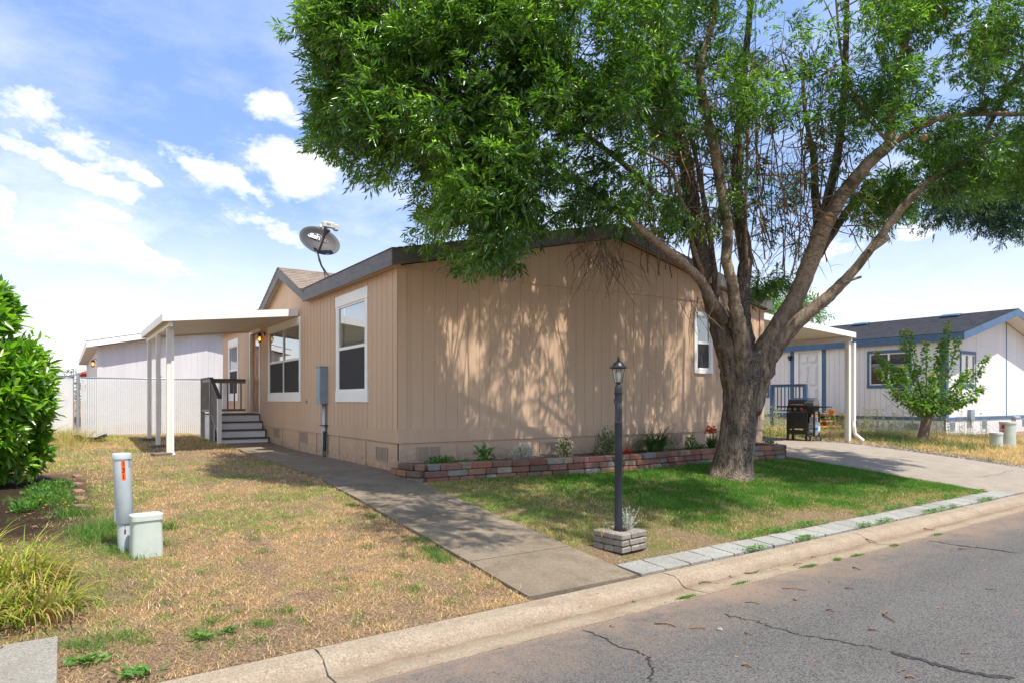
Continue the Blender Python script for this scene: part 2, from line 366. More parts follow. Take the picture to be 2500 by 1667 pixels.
# ---------- leaves ----------
def rv(n): v = rng.normal(size=(n, 3)); return v/np.linalg.norm(v, axis=1, keepdims=True)
def nrm(v): return v/np.maximum(np.linalg.norm(v, axis=1, keepdims=True), 1e-6)
def leaves(name, P, D, L, W, mat, parent=None, lv=None, fat=False, fold=.25):
    n = len(P); D = nrm(D); s = nrm(np.cross(D, rv(n)+np.array([0, 0, 1.2]))); up = np.cross(s, D)
    L = np.broadcast_to(L, (n,))[:, None]; W = np.broadcast_to(W, (n,))[:, None]
    if lv is None: lv = rng.random(n)
    if not fat:
        V = np.stack([P, P+D*L*.45+s*W*.5+up*W*fold, P+D*L-up*L*.06, P+D*L*.45-s*W*.5+up*W*fold], 1)
        b = np.arange(n)[:, None]*4; Fc = np.concatenate([b+[[0, 1, 2]], b+[[0, 2, 3]]]); k = 4
    else:
        c = P+D*L*.5-up*W*fold*.5
        V = np.stack([P, P+D*L*.3+s*W*.45+up*W*fold*.4, P+D*L*.65+s*W*.42+up*W*fold*.2, P+D*L-up*L*.12,
                      P+D*L*.65-s*W*.42+up*W*fold*.2, P+D*L*.3-s*W*.45+up*W*fold*.4], 1)
        b = np.arange(n)[:, None]*6; Fc = np.concatenate([b+[[0, 1, 2]], b+[[0, 2, 3]], b+[[0, 3, 4]], b+[[0, 4, 5]]]); k = 6
    return np_mesh(name, V.reshape(-1, 3), Fc, mat, parent, fl=np.repeat(lv, k))
def sprays(C, D, n=9, L=.085, stem=.14, spread=.9):
    """compound leaves: n leaflets in pairs along a stem"""
    N = len(C); D = nrm(D); s = nrm(np.cross(D, rv(N)+np.array([0, 0, .8])))
    P = []; Q = []
    for i in range(n):
        t = (i//2+1)/((n+1)//2); sg = 1 if i % 2 else -1
        if i == n-1: sg = 0; t = 1.
        P.append(C+D*stem*t*(.9+.2*rng.random((N, 1)))); Q.append(D*.75+s*sg*spread+rng.normal(size=(N, 3))*.16+np.array([0, 0, -.12]))
    return np.concatenate(P), np.concatenate(Q)
# ================= SETTING =================
def struct(o): o['kind'] = 'structure'; return o
def cfield(x, y):
    """bare colour of the lawn thatch: straw, worn soil, living grass"""
    n1 = fnoise(x, y, 1.1, 3); n2 = fnoise(x, y, 3.3, 9); n3 = fnoise(x, y, .5, 21)
    straw = np.array([.50, .335, .19]); soil = np.array([.37, .26, .165]); green = np.array([.20, .22, .07]); lush = np.array([.045, .115, .018]); dirt2 = np.array([.28, .19, .12])
    right = sm(3.4, 4.2, x)*(1-sm(12.2, 12.6, x))*sm(3.9, 4.2, y)*(1-sm(8.6, 8.9, y))
    lushf = right*sm(4.5, 6.2, x+.8*(n1-.5)*2)*sm(4.6, 5.35, y+(n1-.5)*1.2)*(.7+.3*sm(.3, .5, n2))
    gl = sm(.46, .66, n1*.6+n2*.4 + .10*sm(-.6, -2.5, -(x*0))*0 + .12*np.exp(-((x-.9)**2+(y-7.2)**2)/1.6) + .14*np.exp(-((x+.1)**2+(y-8)**2)/1.2) - .10*sm(5.6, 4.2, y))
    left = (1-sm(3.2, 4.0, x))
    n4 = fnoise(x, y, 7., 13, 3)
    gl = np.clip(gl+1.5*(n4-.5), 0, 1)*np.where(left > .5, .85, 1)
    soilf = np.clip(sm(.52, .66, n3)*.45+left*sm(4.8, 4.1, y)*.35*(n4*2)+.9*sm(.56, .70, fnoise(x, y, 5.3, 17, 3))+right*sm(5.35, 4.55, y+(n1-.5))*.95 + left*np.exp(-((x-2.6)**2+(y-14.5)**2)/4.)*.9 + sm(.62, .75, n2)*.35, 0, 1)
    return straw, soil, green, lush, gl, lushf, soilf, right
def gcol(x, y, n=1.):
    straw, soil, green, lush, gl, lushf, soilf, right = cfield(x, y)
    w = lambda a, b, f: a+(b-a)*f[:, None]
    c = np.tile(straw, (len(x), 1)); c = w(c, green, np.clip(gl*.65+right*.6, 0, 1)); c = w(c, lush, lushf*.9); c = w(c, soil, soilf*(1-.8*lushf))
    bed = np.exp(-(((x+.75)/1.05)**4+((y-9.4)/2.6)**4)); c = w(c, np.array([.07, .045, .03]), np.clip(bed*1.3, 0, 1))
    grav = sm(16.35, 16.4, x)*(1-sm(16.7, 17.1, x)); c = w(c, np.array([.25, .22, .19]), grav*.9)
    return c
xs = np.concatenate([[-400, -200, -90, -40, -20, -12, -8, -6], np.arange(-5, 22.01, .12), [23, 24, 25, 26, 28, 32, 40, 60, 100, 200, 400]])
ys = np.concatenate([[-400, -150, -60, -20, -8, -4], np.arange(3.6, 15.01, .12), np.arange(15.5, 26, .5), [28, 32, 40, 60, 100, 200, 500]])
X, Y = np.meshgrid(xs, ys); xf = X.ravel(); yf = Y.ravel()
zf = gz(xf, yf)+(fnoise(xf, yf, 2.2, 5)-.5)*.03*sm(4.15, 4.5, yf)*(1-sm(12.2, 12.6, xf)*(1-sm(16.4, 16.8, xf)))*(1-sm(2.7, 2.9, xf)*(1-sm(4.1, 4.3, xf)))
zf = zf-.03*sm(12.25, 12.4, xf)*(1-sm(16.25, 16.45, xf))*(yf > 3.97)-.03*sm(2.85, 3.0, xf)*(1-sm(4.05, 4.15, xf))*(yf > 3.97)
zf = zf - .10*np.exp(-(((xf+.0)/9e9)**2))*0
ny, nx = X.shape; I = np.arange(ny*nx).reshape(ny, nx)
Fq = np.stack([I[:-1, :-1], I[:-1, 1:], I[1:, 1:], I[1:, :-1]], -1).reshape(-1, 4)
struct(np_mesh('ground', np.stack([xf, yf, zf], 1), Fq, M['ground'], None, cl=gcol(xf, yf)))

def kY(x, off=0): return 3.975+.024*x+off
# road sheet (crowned) and kerb with gutter
mb = MB()
for x0, x1 in zip(range(-120, 160, 8), range(-112, 168, 8)):
    prof = [(-.515, -.457), (-1.5, -.43), (-4.3, -.37), (-7.2, -.44), (-8.2, -.47)]
    for (a, za), (b, zb) in zip(prof, prof[1:]):
        mb.add([(x0, kY(x0, a), za), (x1, kY(x1, a), za), (x1, kY(x1, b), zb), (x0, kY(x0, b), zb)], [(0, 1, 2, 3)])
struct(mb.build('road', M['asphalt']))
mb = MB()
prof = [(0, -.50), (0, -.402), (-.02, -.396), (-.15, -.398), (-.19, -.408), (-.25, -.455), (-.28, -.468), (-.35, -.468), (-.53, -.452), (-.53, -.60)]
js = [1.25+3.05*k for k in range(-12, 16)]
for a, b in zip(js, js[1:]):
    n = 6; a += .003; b -= .003
    for i in range(n):
        u0 = a+(b-a)*i/n; u1 = a+(b-a)*(i+1)/n
        vs = [(u0, kY(u0, p), z) for p, z in prof]+[(u1, kY(u1, p), z) for p, z in prof]; m = len(prof)
        fs = [(k, k+1, m+k+1, m+k) for k in range(m-1)]
        if i == 0: fs.append(tuple(range(m)))
        if i == n-1: fs.append(tuple(range(m, 2*m)))
        mb.add(vs, fs)
struct(mb.build('kerb', M['kerb']))
mb = MB()    # dirt in the seams under the kerb joints
mb.box((-40, 3.0, -.62), (60, 3.2, -.60)); 
# slabs following the slope
def sheet(name, L, Rr, mat, up=.012, jn=None, mbk=None):
    """L,Rr: functions y->x; list of y stations with gaps (joints)"""
    mb = MB()
    for (ya, yb) in jn:
        n = max(1, int((yb-ya)/.25)); st = [ya+(yb-ya)*i/n for i in range(n+1)]
        vs = []
        for y in st:
            z = g1(8 if False else (L(y)+Rr(y))/2, y)+up
            vs += [(L(y), y, z), (Rr(y), y, z), (L(y), y, z-.08), (Rr(y), y, z-.08)]
        fs = []
        for i in range(n):
            b = i*4; fs += [(b, b+1, b+5, b+4), (b, b+4, b+6, b+2), (b+1, b+3, b+7, b+5)]
        fs += [(0, 2, 3, 1), (n*4, n*4+1, n*4+3, n*4+2)]
        mb.add(vs, fs)
    return struct(mb.build(name, mat))
def wob(a, am, sd): return lambda y: a(y)+am*(float(fnoise(np.array([y*2.]), np.array([sd*3.]), 1.3, sd)[0])-.5)
Lp = wob(lambda y: float(np.interp(y, [4, 9, 13, 17], [2.93, 2.97, 3.1, 3.2])), .05, 2); Rp = wob(lambda y: float(np.interp(y, [4, 8.6, 9.1, 17], [4.05, 4.12, 4.165, 4.165])), .03, 4)
sheet('front_walk', Lp, Rp, M['path'], .014, [(4.105, 5.03), (5.045, 8.2), (8.215, 12.4), (12.415, 16.9)])
sheet('driveway', lambda y: 12.35, wob(lambda y: 16.42, .10, 8), M['drive'], .010, [(4.33, 8.4), (8.412, 13.), (13.012, 21.)])
mb = MB(); mb.obox((-.72, 4.43, g1(-.7, 4.43)-.02), (1.38, .80, .10), rx=.06); struct(mb.build('neighbour_walk', M['slab']))

# cracks in the road and drive
def crack(name, pts, wd, z, mat, jit=.02):
    mb = MB(); P = []
    for (a, b) in zip(pts, pts[1:]):
        for i in range(6): P.append((a[0]+(b[0]-a[0])*i/6+random.uniform(-jit, jit), a[1]+(b[1]-a[1])*i/6+random.uniform(-jit, jit)))
    vs = []
    for i, p in enumerate(P):
        q = P[min(i+1, len(P)-1)]; o = P[max(i-1, 0)]; d = Vector((q[0]-o[0], q[1]-o[1], 0)).normalized(); w = wd*random.uniform(.4, 1.3)*(1 if 0 < i < len(P)-1 else .2)
        zz = z(p[0], p[1]); vs += [(p[0]-d.y*w, p[1]+d.x*w, zz), (p[0]+d.y*w, p[1]-d.x*w, zz)]
    mb.add(vs, [(2*i, 2*i+2, 2*i+3, 2*i+1) for i in range(len(P)-1)])
    return struct(mb.build(name, mat))
def zroad(x, y):
    o = y-3.975-.024*x; return float(np.interp(-o, [.515, 1.5, 4.3, 7.2], [-.457, -.43, -.37, -.44]))+.004
def Z8(zx, zy):   # point of the road photographed at this spot
    px, py = 1400+zx/2.138, 1100+zy/2.138; z = -.45
    for _ in range(4):
        d = F*(EYE-z)/(py-975); r = ray(px); x, y = r[0]*d, r[1]*d; z = zroad(x, y)
    return (x, y)
for nm, pl, w in (('main', [(780,850),(870,872),(960,885),(1050,922),(1200,958),(1400,992),(1550,1020),(1650,1045)], .006),
              ('seal', [(1650,1045),(1850,1100),(2000,1140),(2200,1175),(2352,1190)], .022),
              ('left', [(50,930),(150,965),(250,1020),(330,1045),(390,1080),(410,1140),(400,1180),(430,1212)], .006),
              ('far', [(1850,465),(2000,490),(2180,512),(2352,535)], .018)):
    crack('road_crack', [Z8(*q) for q in pl], w, zroad, M['crack'])
crack('driveway_crack', [(13.2, 8.9), (13.6, 8.0), (14.3, 7.6), (15.4, 7.0)], .007, lambda x, y: g1(x, y)+.0145, M['crack'], .05)
crack('driveway_crack', [(12.6, 7.5), (13.3, 7.3), (14.3, 7.6)], .005, lambda x, y: g1(x, y)+.0145, M['crack'], .04)
crack('driveway_crack', [(13.0, 5.6), (14.3, 5.3), (16.2, 5.5)], .005, lambda x, y: g1(x, y)+.0145, M['crack'], .04)
def kz(x, o): return float(np.interp(-o, [0, .02, .15, .19, .25, .28, .35, .53], [-.402, -.396, -.398, -.408, -.455, -.468, -.468, -.452]))+.003
for x0 in (1.25, 4.30, 7.35, 10.4):
    mb = MB(); o = np.linspace(-.01, -.525, 14); vs = []
    for i, q in enumerate(o):
        x = x0+(random.uniform(-.006, .006)+.0*(i/13)); w = random.uniform(.002, .006); vs += [(x-w, kY(x, q), kz(x, q)), (x+w, kY(x, q), kz(x, q))]
    mb.add(vs, [(2*i, 2*i+1, 2*i+3, 2*i+2) for i in range(13)]); struct(mb.build('kerb_crack', M['crack']))

# ================= HOUSES =================
def rects(a0, a1, z0, z1, ops):
    A = sorted({a0, a1} | {v for o in ops for v in o[:2] if a0 < v < a1}); out = []
    for p, q in zip(A, A[1:]):
        m = (p+q)/2; cut = sorted([(max(o[2], z0), min(o[3], z1)) for o in ops if o[0] < m < o[1] and o[3] > z0 and o[2] < z1]); z = z0
        for c0, c1 in cut:
            if c0 > z: out.append((p, q, z, c0))
            z = max(z, c1)
        if z < z1: out.append((p, q, z, z1))
    return out
class Face:
    """wall plane; ax 'X': plane x=pos seen from -X, ax 'Y': plane y=pos seen from -Y. d = distance out of the wall"""
    def __init__(s, ax, pos): s.ax = ax; s.pos = pos
    def P(s, a, z, d): return (s.pos-d, a, z) if s.ax == 'X' else (a, s.pos-d, z)
    def box(s, mb, a0, a1, z0, z1, d0, d1): return mb.box(s.P(a0, z0, d0), s.P(a1, z1, d1))
    def trap(s, mb, a0, a1, z0, za, zb, d0, d1):
        vs = [s.P(a0, z0, d0), s.P(a1, z0, d0), s.P(a1, zb, d0), s.P(a0, za, d0), s.P(a0, z0, d1), s.P(a1, z0, d1), s.P(a1, zb, d1), s.P(a0, za, d1)]
        return mb.add(vs, [(0,1,2,3), (4,7,6,5), (0,4,5,1), (1,5,6,2), (2,6,7,3), (3,7,4,0)])
def wall_mesh(face, a0, a1, z0, top, ops, step=.203, gap=.007, every=6, wide=.012, prd=.009, thick=.10, peak=None):
    """groove-cut panel siding: backing with openings, board faces proud of it"""
    mb = MB(); zt = min(top(a0), top(a1))
    for r in rects(a0, a1, z0, zt, ops): face.box(mb, r[0], r[1], r[2], r[3], -thick, 0)
    if peak: face.trap(mb, a0, peak, zt, top(a0), top(peak), -thick, 0); face.trap(mb, peak, a1, zt, top(peak), top(a1), -thick, 0)
    a = a0; k = 0
    while a < a1-.01:
        k += 1; b = min(a+step, a1); g = wide if (every and k % every == 0) else gap
        for r in rects(a, b-g, z0, zt, ops): face.box(mb, r[0], r[1], r[2], r[3], .0005, prd)
        if peak:
            c = [a, b-g] if not (a < peak < b-g) else [a, peak, b-g]
            for p, q in zip(c, c[1:]): face.trap(mb, p, q, zt, top(p), top(q), .0005, prd)
        a = b
    return mb
def window(root, face, a0, a1, z0, z1, trim=.11, head=.17, sill=.15, tm='white', style='hung', dbl=False, ear=.03, blind=False, fr='white', room=.7):
    """outer bounds include the trim boards"""
    g0, g1_, h0, h1 = a0+trim+ear, a1-trim-ear, z0+sill, z1-head
    mb = MB(); face.box(mb, a0+ear, g0, h0, h1, .0, .032); face.box(mb, g1_, a1-ear, h0, h1, .0, .032)
    face.box(mb, a0, a1, h1, z1, .0, .038); face.box(mb, a0, a1, z0, h0, .0, .038)
    w = mb.build('window', M[tm], root)
    f = MB(); e = .035
    face.box(f, g0, g0+e, h0, h1, -.05, .022); face.box(f, g1_-e, g1_, h0, h1, -.05, .022)
    face.box(f, g0+e, g1_-e, h0, h0+e, -.05, .022); face.box(f, g0+e, g1_-e, h1-e, h1, -.05, .022)
    zm = h0+(h1-h0)*.5; am = (g0+g1_)/2
    if style == 'hung': face.box(f, g0+e, g1_-e, zm-.025, zm+.025, -.045, .018)
    if dbl or style == 'slide': face.box(f, am-.028, am+.028, h0+e, h1-e, -.045, .026)
    f.build('window_frame', M[fr], w)
    cols = [(g0+e, am-.028), (am+.028, g1_-e)] if (dbl or style == 'slide') else [(g0+e, g1_-e)]
    rows = [(h0+e, zm-.025), (zm+.025, h1-e)] if style == 'hung' else [(h0+e, h1-e)]
    for c in cols:
        for i, r in enumerate(rows):
            p = MB(); d = -.012 if i == 0 else .004; vs = [face.P(c[0], r[0], d), face.P(c[1], r[0], d), face.P(c[1], r[1], d), face.P(c[0], r[1], d)]
            p.add(vs, [(0, 1, 2, 3) if face.ax == 'Y' else (0, 3, 2, 1)]); p.build('pane', M['glass'], w, fix=False)
            if i == 0 and style == 'hung':
                s = MB(); face.box(s, c[0]+.006, c[1]-.006, r[0]+.004, r[1]-.004, .010, .012); s.build('insect_screen', M['screen'], w)
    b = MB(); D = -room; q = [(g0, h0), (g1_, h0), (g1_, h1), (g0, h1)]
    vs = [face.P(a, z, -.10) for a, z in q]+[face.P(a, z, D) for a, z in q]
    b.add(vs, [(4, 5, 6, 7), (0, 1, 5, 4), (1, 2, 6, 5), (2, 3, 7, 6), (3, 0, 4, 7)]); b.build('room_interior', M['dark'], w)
    if blind:
        s = MB(); z = h1-.05
        while z > zm-.04: face.box(s, g0+.05, g1_-.05, z-.016, z+.004, -.09, -.075); z -= .026
        s.build('blind', M['blind'], w)
    return w, (a0+trim*.5, a1-trim*.5, z0+sill*.6, z1-head*.6), (g0, g1_, h0, h1)

def shingle_mat(name, cols, axis):
    t = NT(name); p = t.pos(); a = t.N('Attribute', attribute_name='tint').outputs[0]
    sx = t.N('SeparateXYZ', Vector=p); v = t.N('CombineXYZ', X=sx.outputs[axis], Y=t.N('SeparateColor', Color=a).outputs[1])
    w = t.N('TexWhiteNoise'); sc = t.N('VectorMath', operation='MULTIPLY', i0=v, i1=(6., 1., 0.)); fl = t.N('VectorMath', operation='FLOOR'); t.l.new(sc.outputs[0], fl.inputs[0]); t.l.new(fl.outputs[0], w.inputs[0])
    col = t.mix(w.outputs[0], cols[0], cols[1]); col = t.mix(t.rng(t.noise(30, 4, p), .3, .7, 0, .5), col, cols[2]); g = t.noise(260, 2, p)
    col = t.mix(t.rng(g, .4, .7, 0, .3), col, tuple(x*.5 for x in cols[0]))
    return t.done(t.bsdf(col, .9, t.bump(g, .7, .005), spec=.2))
M['shX'] = shingle_mat('brown_shingle_dormer', [(.36, .29, .235), (.23, .185, .15), (.16, .13, .11)], 0)
M['shY'] = shingle_mat('brown_shingle', [(.22, .19, .165), (.15, .13, .115), (.10, .09, .08)], 1)
M['shB'] = shingle_mat('charcoal_shingle', [(.085, .09, .10), (.05, .053, .06), (.04, .04, .045)], 1)
def courses(mb, A, B, C, D, n, th=.012):
    """quad A-B eave edge, D-C ridge edge (A below D); overlapping shingle courses"""
    A, B, C, D = map(Vector, (A, B, C, D)); nv = (B-A).cross(D-A).normalized()
    if nv.z < 0: nv = -nv
    for i in range(n):
        mb.tint = (1, i*7.0+.5, 1); u, v = i/n, (i+1)/n
        a, b = A.lerp(D, u), B.lerp(C, u); c, d = B.lerp(C, v), A.lerp(D, v)
        mb.add([a+nv*th, b+nv*th, c+nv*.001, d+nv*.001, a, b], [(0, 1, 2, 3), (4, 5, 1, 0)])
    mb.tint = (1, 1, 1)

class Home:
    """long low manufactured home, gable end on -Y, long side on -X"""
    def __init__(s, loc, label, X0, X1, Y0, Y1, zb, zband, zeb, zet, zpk, ox, oy, wallm, skirtm, bandm, facm, shm, cornm, opsW, opsS, corner_w=.12, gprd=.009, gf=None, ops_cut=None):
        s.root = thing('manufactured_house', loc, label, 'house'); r = s.root
        s.FW = Face('X', X0); s.FS = Face('Y', Y0); xm = (X0+X1)/2; pitch = (zpk-zet)/(xm-X0+ox)
        top = lambda a: zeb+(pitch*(a-X0+ox) if a < xm else pitch*(X1+ox-a))
        s.top = top; s.pitch = pitch; s.xm = xm
        wall_mesh(s.FW, Y0, Y1, zband[0], lambda a: zeb+.03, opsW, gap=.012, wide=.016, prd=.013).build('side_wall', wallm, r)
        wall_mesh(s.FS, X0+.0, X1, zband[0], lambda a: top(a), opsS, peak=xm, prd=gprd, gap=.006, wide=.020).build('gable_wall', wallm, r)
        mb = MB(); mb.box((X1-.1, Y0+.1, zband[0]), (X1, Y1, zeb)); mb.box((X0+.1, Y1-.1, zband[0]), (X1-.1, Y1, zeb))
        mb.prism([(X0, zeb), (X1, zeb), (xm, top(xm))], 1, Y1-.1, Y1); mb.build('rear_wall', wallm, r)
        # band, skirting, corner trim
        mb = MB(); s.FW.box(mb, Y0-.02, Y1, zband[0], zband[1], .0, .02); s.FS.box(mb, X0+.0, X1, zband[0], zband[1], .0, .02); mb.build('trim_band', bandm, r)
        mb = MB(); s.FW.box(mb, Y0, Y1, zb, zband[0], -.05, -.005); s.FS.box(mb, X0+.005, X1, zb, zband[0], -.05, -.006); mb.box((X1-.05, Y0+.05, zb), (X1-.003, Y1, zband[0])); mb.build('skirting', skirtm, r)
        mb = MB(); s.FW.box(mb, Y0-.024, Y0+corner_w, zband[1], zeb+.02, .009, .026); s.FS.box(mb, X0-.026, X0+corner_w, zband[1], top(X0)-.01, .0095, .026); s.FS.box(mb, X1-corner_w, X1+.02, zband[1], top(X1)-.01, .0095, .026)
        mb.chunks('corner_trim', cornm, r)
        # roof
        xe, xe2, y0, y1 = X0-ox, X1+ox, Y0-oy, Y1+oy
        mb = MB(); n = int((xm-xe)/.14)
        lo = lambda x: zet+(zpk-zet)*(x-xe)/(xm-xe); xc = X0+.06
        for a_, b_ in (gf or []): courses(mb, (xe-.02, a_-.02, zet+.014), (xe-.02, b_, zet+.014), (xc, b_, lo(xc)+.014), (xc, a_-.02, lo(xc)+.014), 2)
        xq = xc if gf else xe-.02
        courses(mb, (xq, y0-.02, lo(xq)+.014), (xq, y1, lo(xq)+.014), (xm, y1, zpk+.014), (xm, y0-.02, zpk+.014), n-(2 if gf else 0))
        courses(mb, (xe2+.02, y1, zet+.014), (xe2+.02, y0-.02, zet+.014), (xm, y0-.02, zpk+.014), (xm, y1, zpk+.014), n)
        mb.tint = (1, .3, 1)
        mb.prism([(xq, lo(xq)-.004), (xm, zpk-.004), (xe2+.02, zet-.004), (xe2+.02, zet+.008), (xm, zpk+.01), (xq, lo(xq)+.008)], 1, y0-.02, y1)
        for a_, b_ in (gf or []): mb.prism([(xe-.02, zet-.004), (xq-.001, lo(xq)-.004), (xq-.001, lo(xq)+.008), (xe-.02, zet+.008)], 1, a_-.02, b_)
        s.roof = mb.build('roof', shm, r)
        fz = zet-.006; h = zet-zeb; mb = MB()
        s.fgaps = gf
        for a, b in (gf or [(y0, y1)]): mb.box((xe-.022, a, zeb), (xe, b, fz))
        mb.box((xe2, y0, zeb), (xe2+.022, y1, fz)); mb.chunks('eave_fascia', facm, r)
        mb = MB(); q = lambda x, z: (x, z)
        mb.prism([(xe-.02, zeb), (xe-.02, fz-.002), (xm, zpk-.008), (xm, zpk-h)], 1, y0-.025, y0-.001)
        mb.prism([(xm, zpk-h), (xm, zpk-.008), (xe2+.02, fz-.002), (xe2+.02, zeb)], 1, y0-.025, y0-.001); mb.chunks('gable_fascia', facm, r)
        mb = MB(); [mb.box((xe, a_, zeb+.012), (X0-.012, b_, zeb+.03)) for a_, b_ in (gf or [(y0, y1)])]; mb.box((X1+.003, y0, zeb+.012), (xe2, y1, zeb+.03))
        dz = .02
        mb.prism([(X0-.012, top(X0)+dz), (xm, top(xm)+dz), (xm, top(xm)+dz+.02), (X0-.012, top(X0)+dz+.02)], 1, y0, Y0-.012)
        mb.prism([(xm, top(xm)+dz), (X1+.003, top(X1)+dz), (X1+.003, top(X1)+dz+.02), (xm, top(xm)+dz+.02)], 1, y0, Y0-.012)
        mb.chunks('soffit', wallm, r)
def vent(root, face, a, z, w=.38, h=.2, m='vent'):
    mb = MB(); o = -.003
    face.box(mb, a-w/2, a+w/2, z-h/2, z-h/2+.015, o, .012); face.box(mb, a-w/2, a+w/2, z+h/2-.015, z+h/2, o, .012)
    for q in (a-w/2, a-.01, a+w/2-.02): face.box(mb, q, q+.02, z-h/2+.015, z+h/2-.015, o, .0115)
    zz = z-h/2+.02
    while zz < z+h/2-.02: face.box(mb, a-w/2+.02, a+w/2-.02, zz, zz+.008, o, .008); zz += .017
    return mb.build('foundation_vent', M[m], root)

X0, Y0, X1, Y1 = 4.193, 9.292, 13.06, 22.6
def shr(b, t=.08): return (b[0]+t, b[1]-t, b[2]+.1, b[3]-.1)
winW = [(10.45, 12.01, 1.06, 2.97), (14.2, 16.92, 1.06, 2.86), (20.3, 21.68, 1.06, 2.87)]
door = (17.83, 18.83, .78, 2.84)
wx = onY(1700, 800, Y0); S_a0 = onY(1693, 800, Y0)[0]; S_a1 = onY(1737, 800, Y0)[0]; S_z1 = onY(1715, 763, Y0)[1]; S_z0 = onY(1715, 911, Y0)[1]
winS = [(S_a0, S_a1, S_z0, S_z1)]
H = Home((X0, Y0, 0), 'tan one-storey manufactured house with grey-brown fascia behind the big ash tree', X0, X1, Y0, Y1, -.05, (.44, .645), 3.08, 3.32, 4.36, .15, .12,
         M['tan'], M['tanskirt'], M['tanskirt'], M['fascia'], M['shY'], M['tan'], [shr(w) for w in winW]+[door], [shr(winS[0], .05)], gf=[(9.172, 13.6), (17.25, 22.72)], gprd=.005)
window(H.root, H.FW, *winW[0], trim=.10, head=.19, sill=.19, blind=True, ear=.02)
window(H.root, H.FW, *winW[1], trim=.10, head=.13, sill=.17, dbl=True, ear=.02)
window(H.root, H.FW, *winW[2], trim=.10, head=.19, sill=.19, ear=.02)
window(H.root, H.FS, *winS[0], trim=.07, head=.08, sill=.08, ear=0.0)
# seams on the gable: horizontal flashing line, panel battens are part of the siding
mb = MB(); xa = onY(1500, 715, Y0)[0]
H.FS.box(mb, X0+.13, xa, 3.082, 3.104, .0045, .020); H.FS.box(mb, xa, X1-.13, 3.122, 3.144, .0045, .020); mb.chunks('seam_flashing', M['tan'], H.root)
# skirt panels joints + vents
mb = MB()
for y in (10.6, 11.9, 13.2, 14.4, 15.7): H.FW.box(mb, y, y+.10, -.04, .44, -.004, .008)
for x in (5.2, 6.8, 8.3, 9.9, 11.5): H.FS.box(mb, x, x+.02, -.04, .44, -.005, .003)
mb.chunks('skirt_batten', M['tanskirt'], H.root)
for px, py in ((932, 1107), (742, 1068), (675, 1055)):
    a, z = onX(px, py, X0); vent(H.root, H.FW, a, z, .46, .22)
for px, py in ((1047, 1105), (1340, 1092), (1499, 1082), (1651, 1068)):
    a, z = onY(px, py, Y0); vent(H.root, H.FS, a, z, .40 if px < 1400 else .3, .2)
# entrance door
mb = MB(); c = .09; d0, d1, dz0, dz1 = door
H.FW.box(mb, d1, d1+c, .70, dz1+c, .0, .03); H.FW.box(mb, d0-c, d0, .70, dz1+c, .0, .03); H.FW.box(mb, d0, d1, dz1, dz1+c, .0, .03)
H.FW.box(mb, d1-.03, d1, dz0, dz1, -.10, .0); H.FW.box(mb, d0, d0+.03, dz0, dz1, -.10, .0); mb.build('door_casing', M['cream'], H.root)
mb = MB(); H.FW.box(mb, d0+.03, d1-.03, dz0, dz1, -.10, -.055); dr = None
for (a, b, z, w) in ((.08, .42, .15, .75), (.52, .86, .15, .75), (.08, .42, .95, 1.45), (.52, .86, .95, 1.45)):
    H.FW.box(mb, d0+.03+a, d0+.03+b, dz0+z, dz0+w, -.055, -.045)
dr = mb.build('door', M['door'], H.root)
mb = MB(); pts = [(math.cos(q), math.sin(q)) for q in np.linspace(0, math.pi, 13)]; cy = (d0+d1)/2; cz = dz0+1.62
mb.add([(X0+.044, cy+.32*u, cz+.30*v) for u, v in pts], [tuple(range(13))]); mb.build('door_light', M['glass'], dr, fix=False)
mb = MB(); mb.lathe((X0+.04, d0+.12, dz0+.95), [(.0, -.05), (.03, -.045), (.034, -.02), (.015, -.01), (.015, .02)], 12, M=Matrix.Rotation(R(90), 3, 'Y')); mb.build('door_handle', M['knob'], dr, True)
# porch light, lit
a, z = onX(634, 824, X0-.14)
mb = MB(); mb.lathe((X0-.012, a, z+.09), [(.05, 0), (.05, .015), (.02, .03)], 16, M=Matrix.Rotation(R(-90), 3, 'Y')); mb.tube([(X0-.02, a, z+.09), (X0-.08, a, z+.15), (X0-.14, a, z+.12)], .009, 8); mb.lathe((X0-.14, a, z+.04), [(.055, 0), (.05, .03), (.02, .07), (.012, .09)], 16); mb.lathe((X0-.14, a, z-.11), [(.0, -.02), (.03, 0), (.045, .015)], 16)
[mb.tube([(X0-.14+.045*math.cos(q), a+.045*math.sin(q), z+.05), (X0-.14+.074*math.cos(q), a+.074*math.sin(q), z-.03), (X0-.14+.04*math.cos(q), a+.04*math.sin(q), z-.10)], .003, 4) for q in (.5, 2.6, 4.7)]; pl = mb.build('porch_light', M['black'], H.root)
mb = MB(); mb.lathe((X0-.14, a, z-.095), [(.045, 0), (.07, .05), (.07, .09), (.055, .135)], 16); mb.build('lamp_shade', M['amber'], pl, True)
mb = MB(); mb.lathe((X0-.14, a, z-.05), [(.0, -.03), (.02, -.02), (.026, 0), (.02, .03), (.0, .04)], 12); mb.build('bulb', M['litbulb'], pl, True)
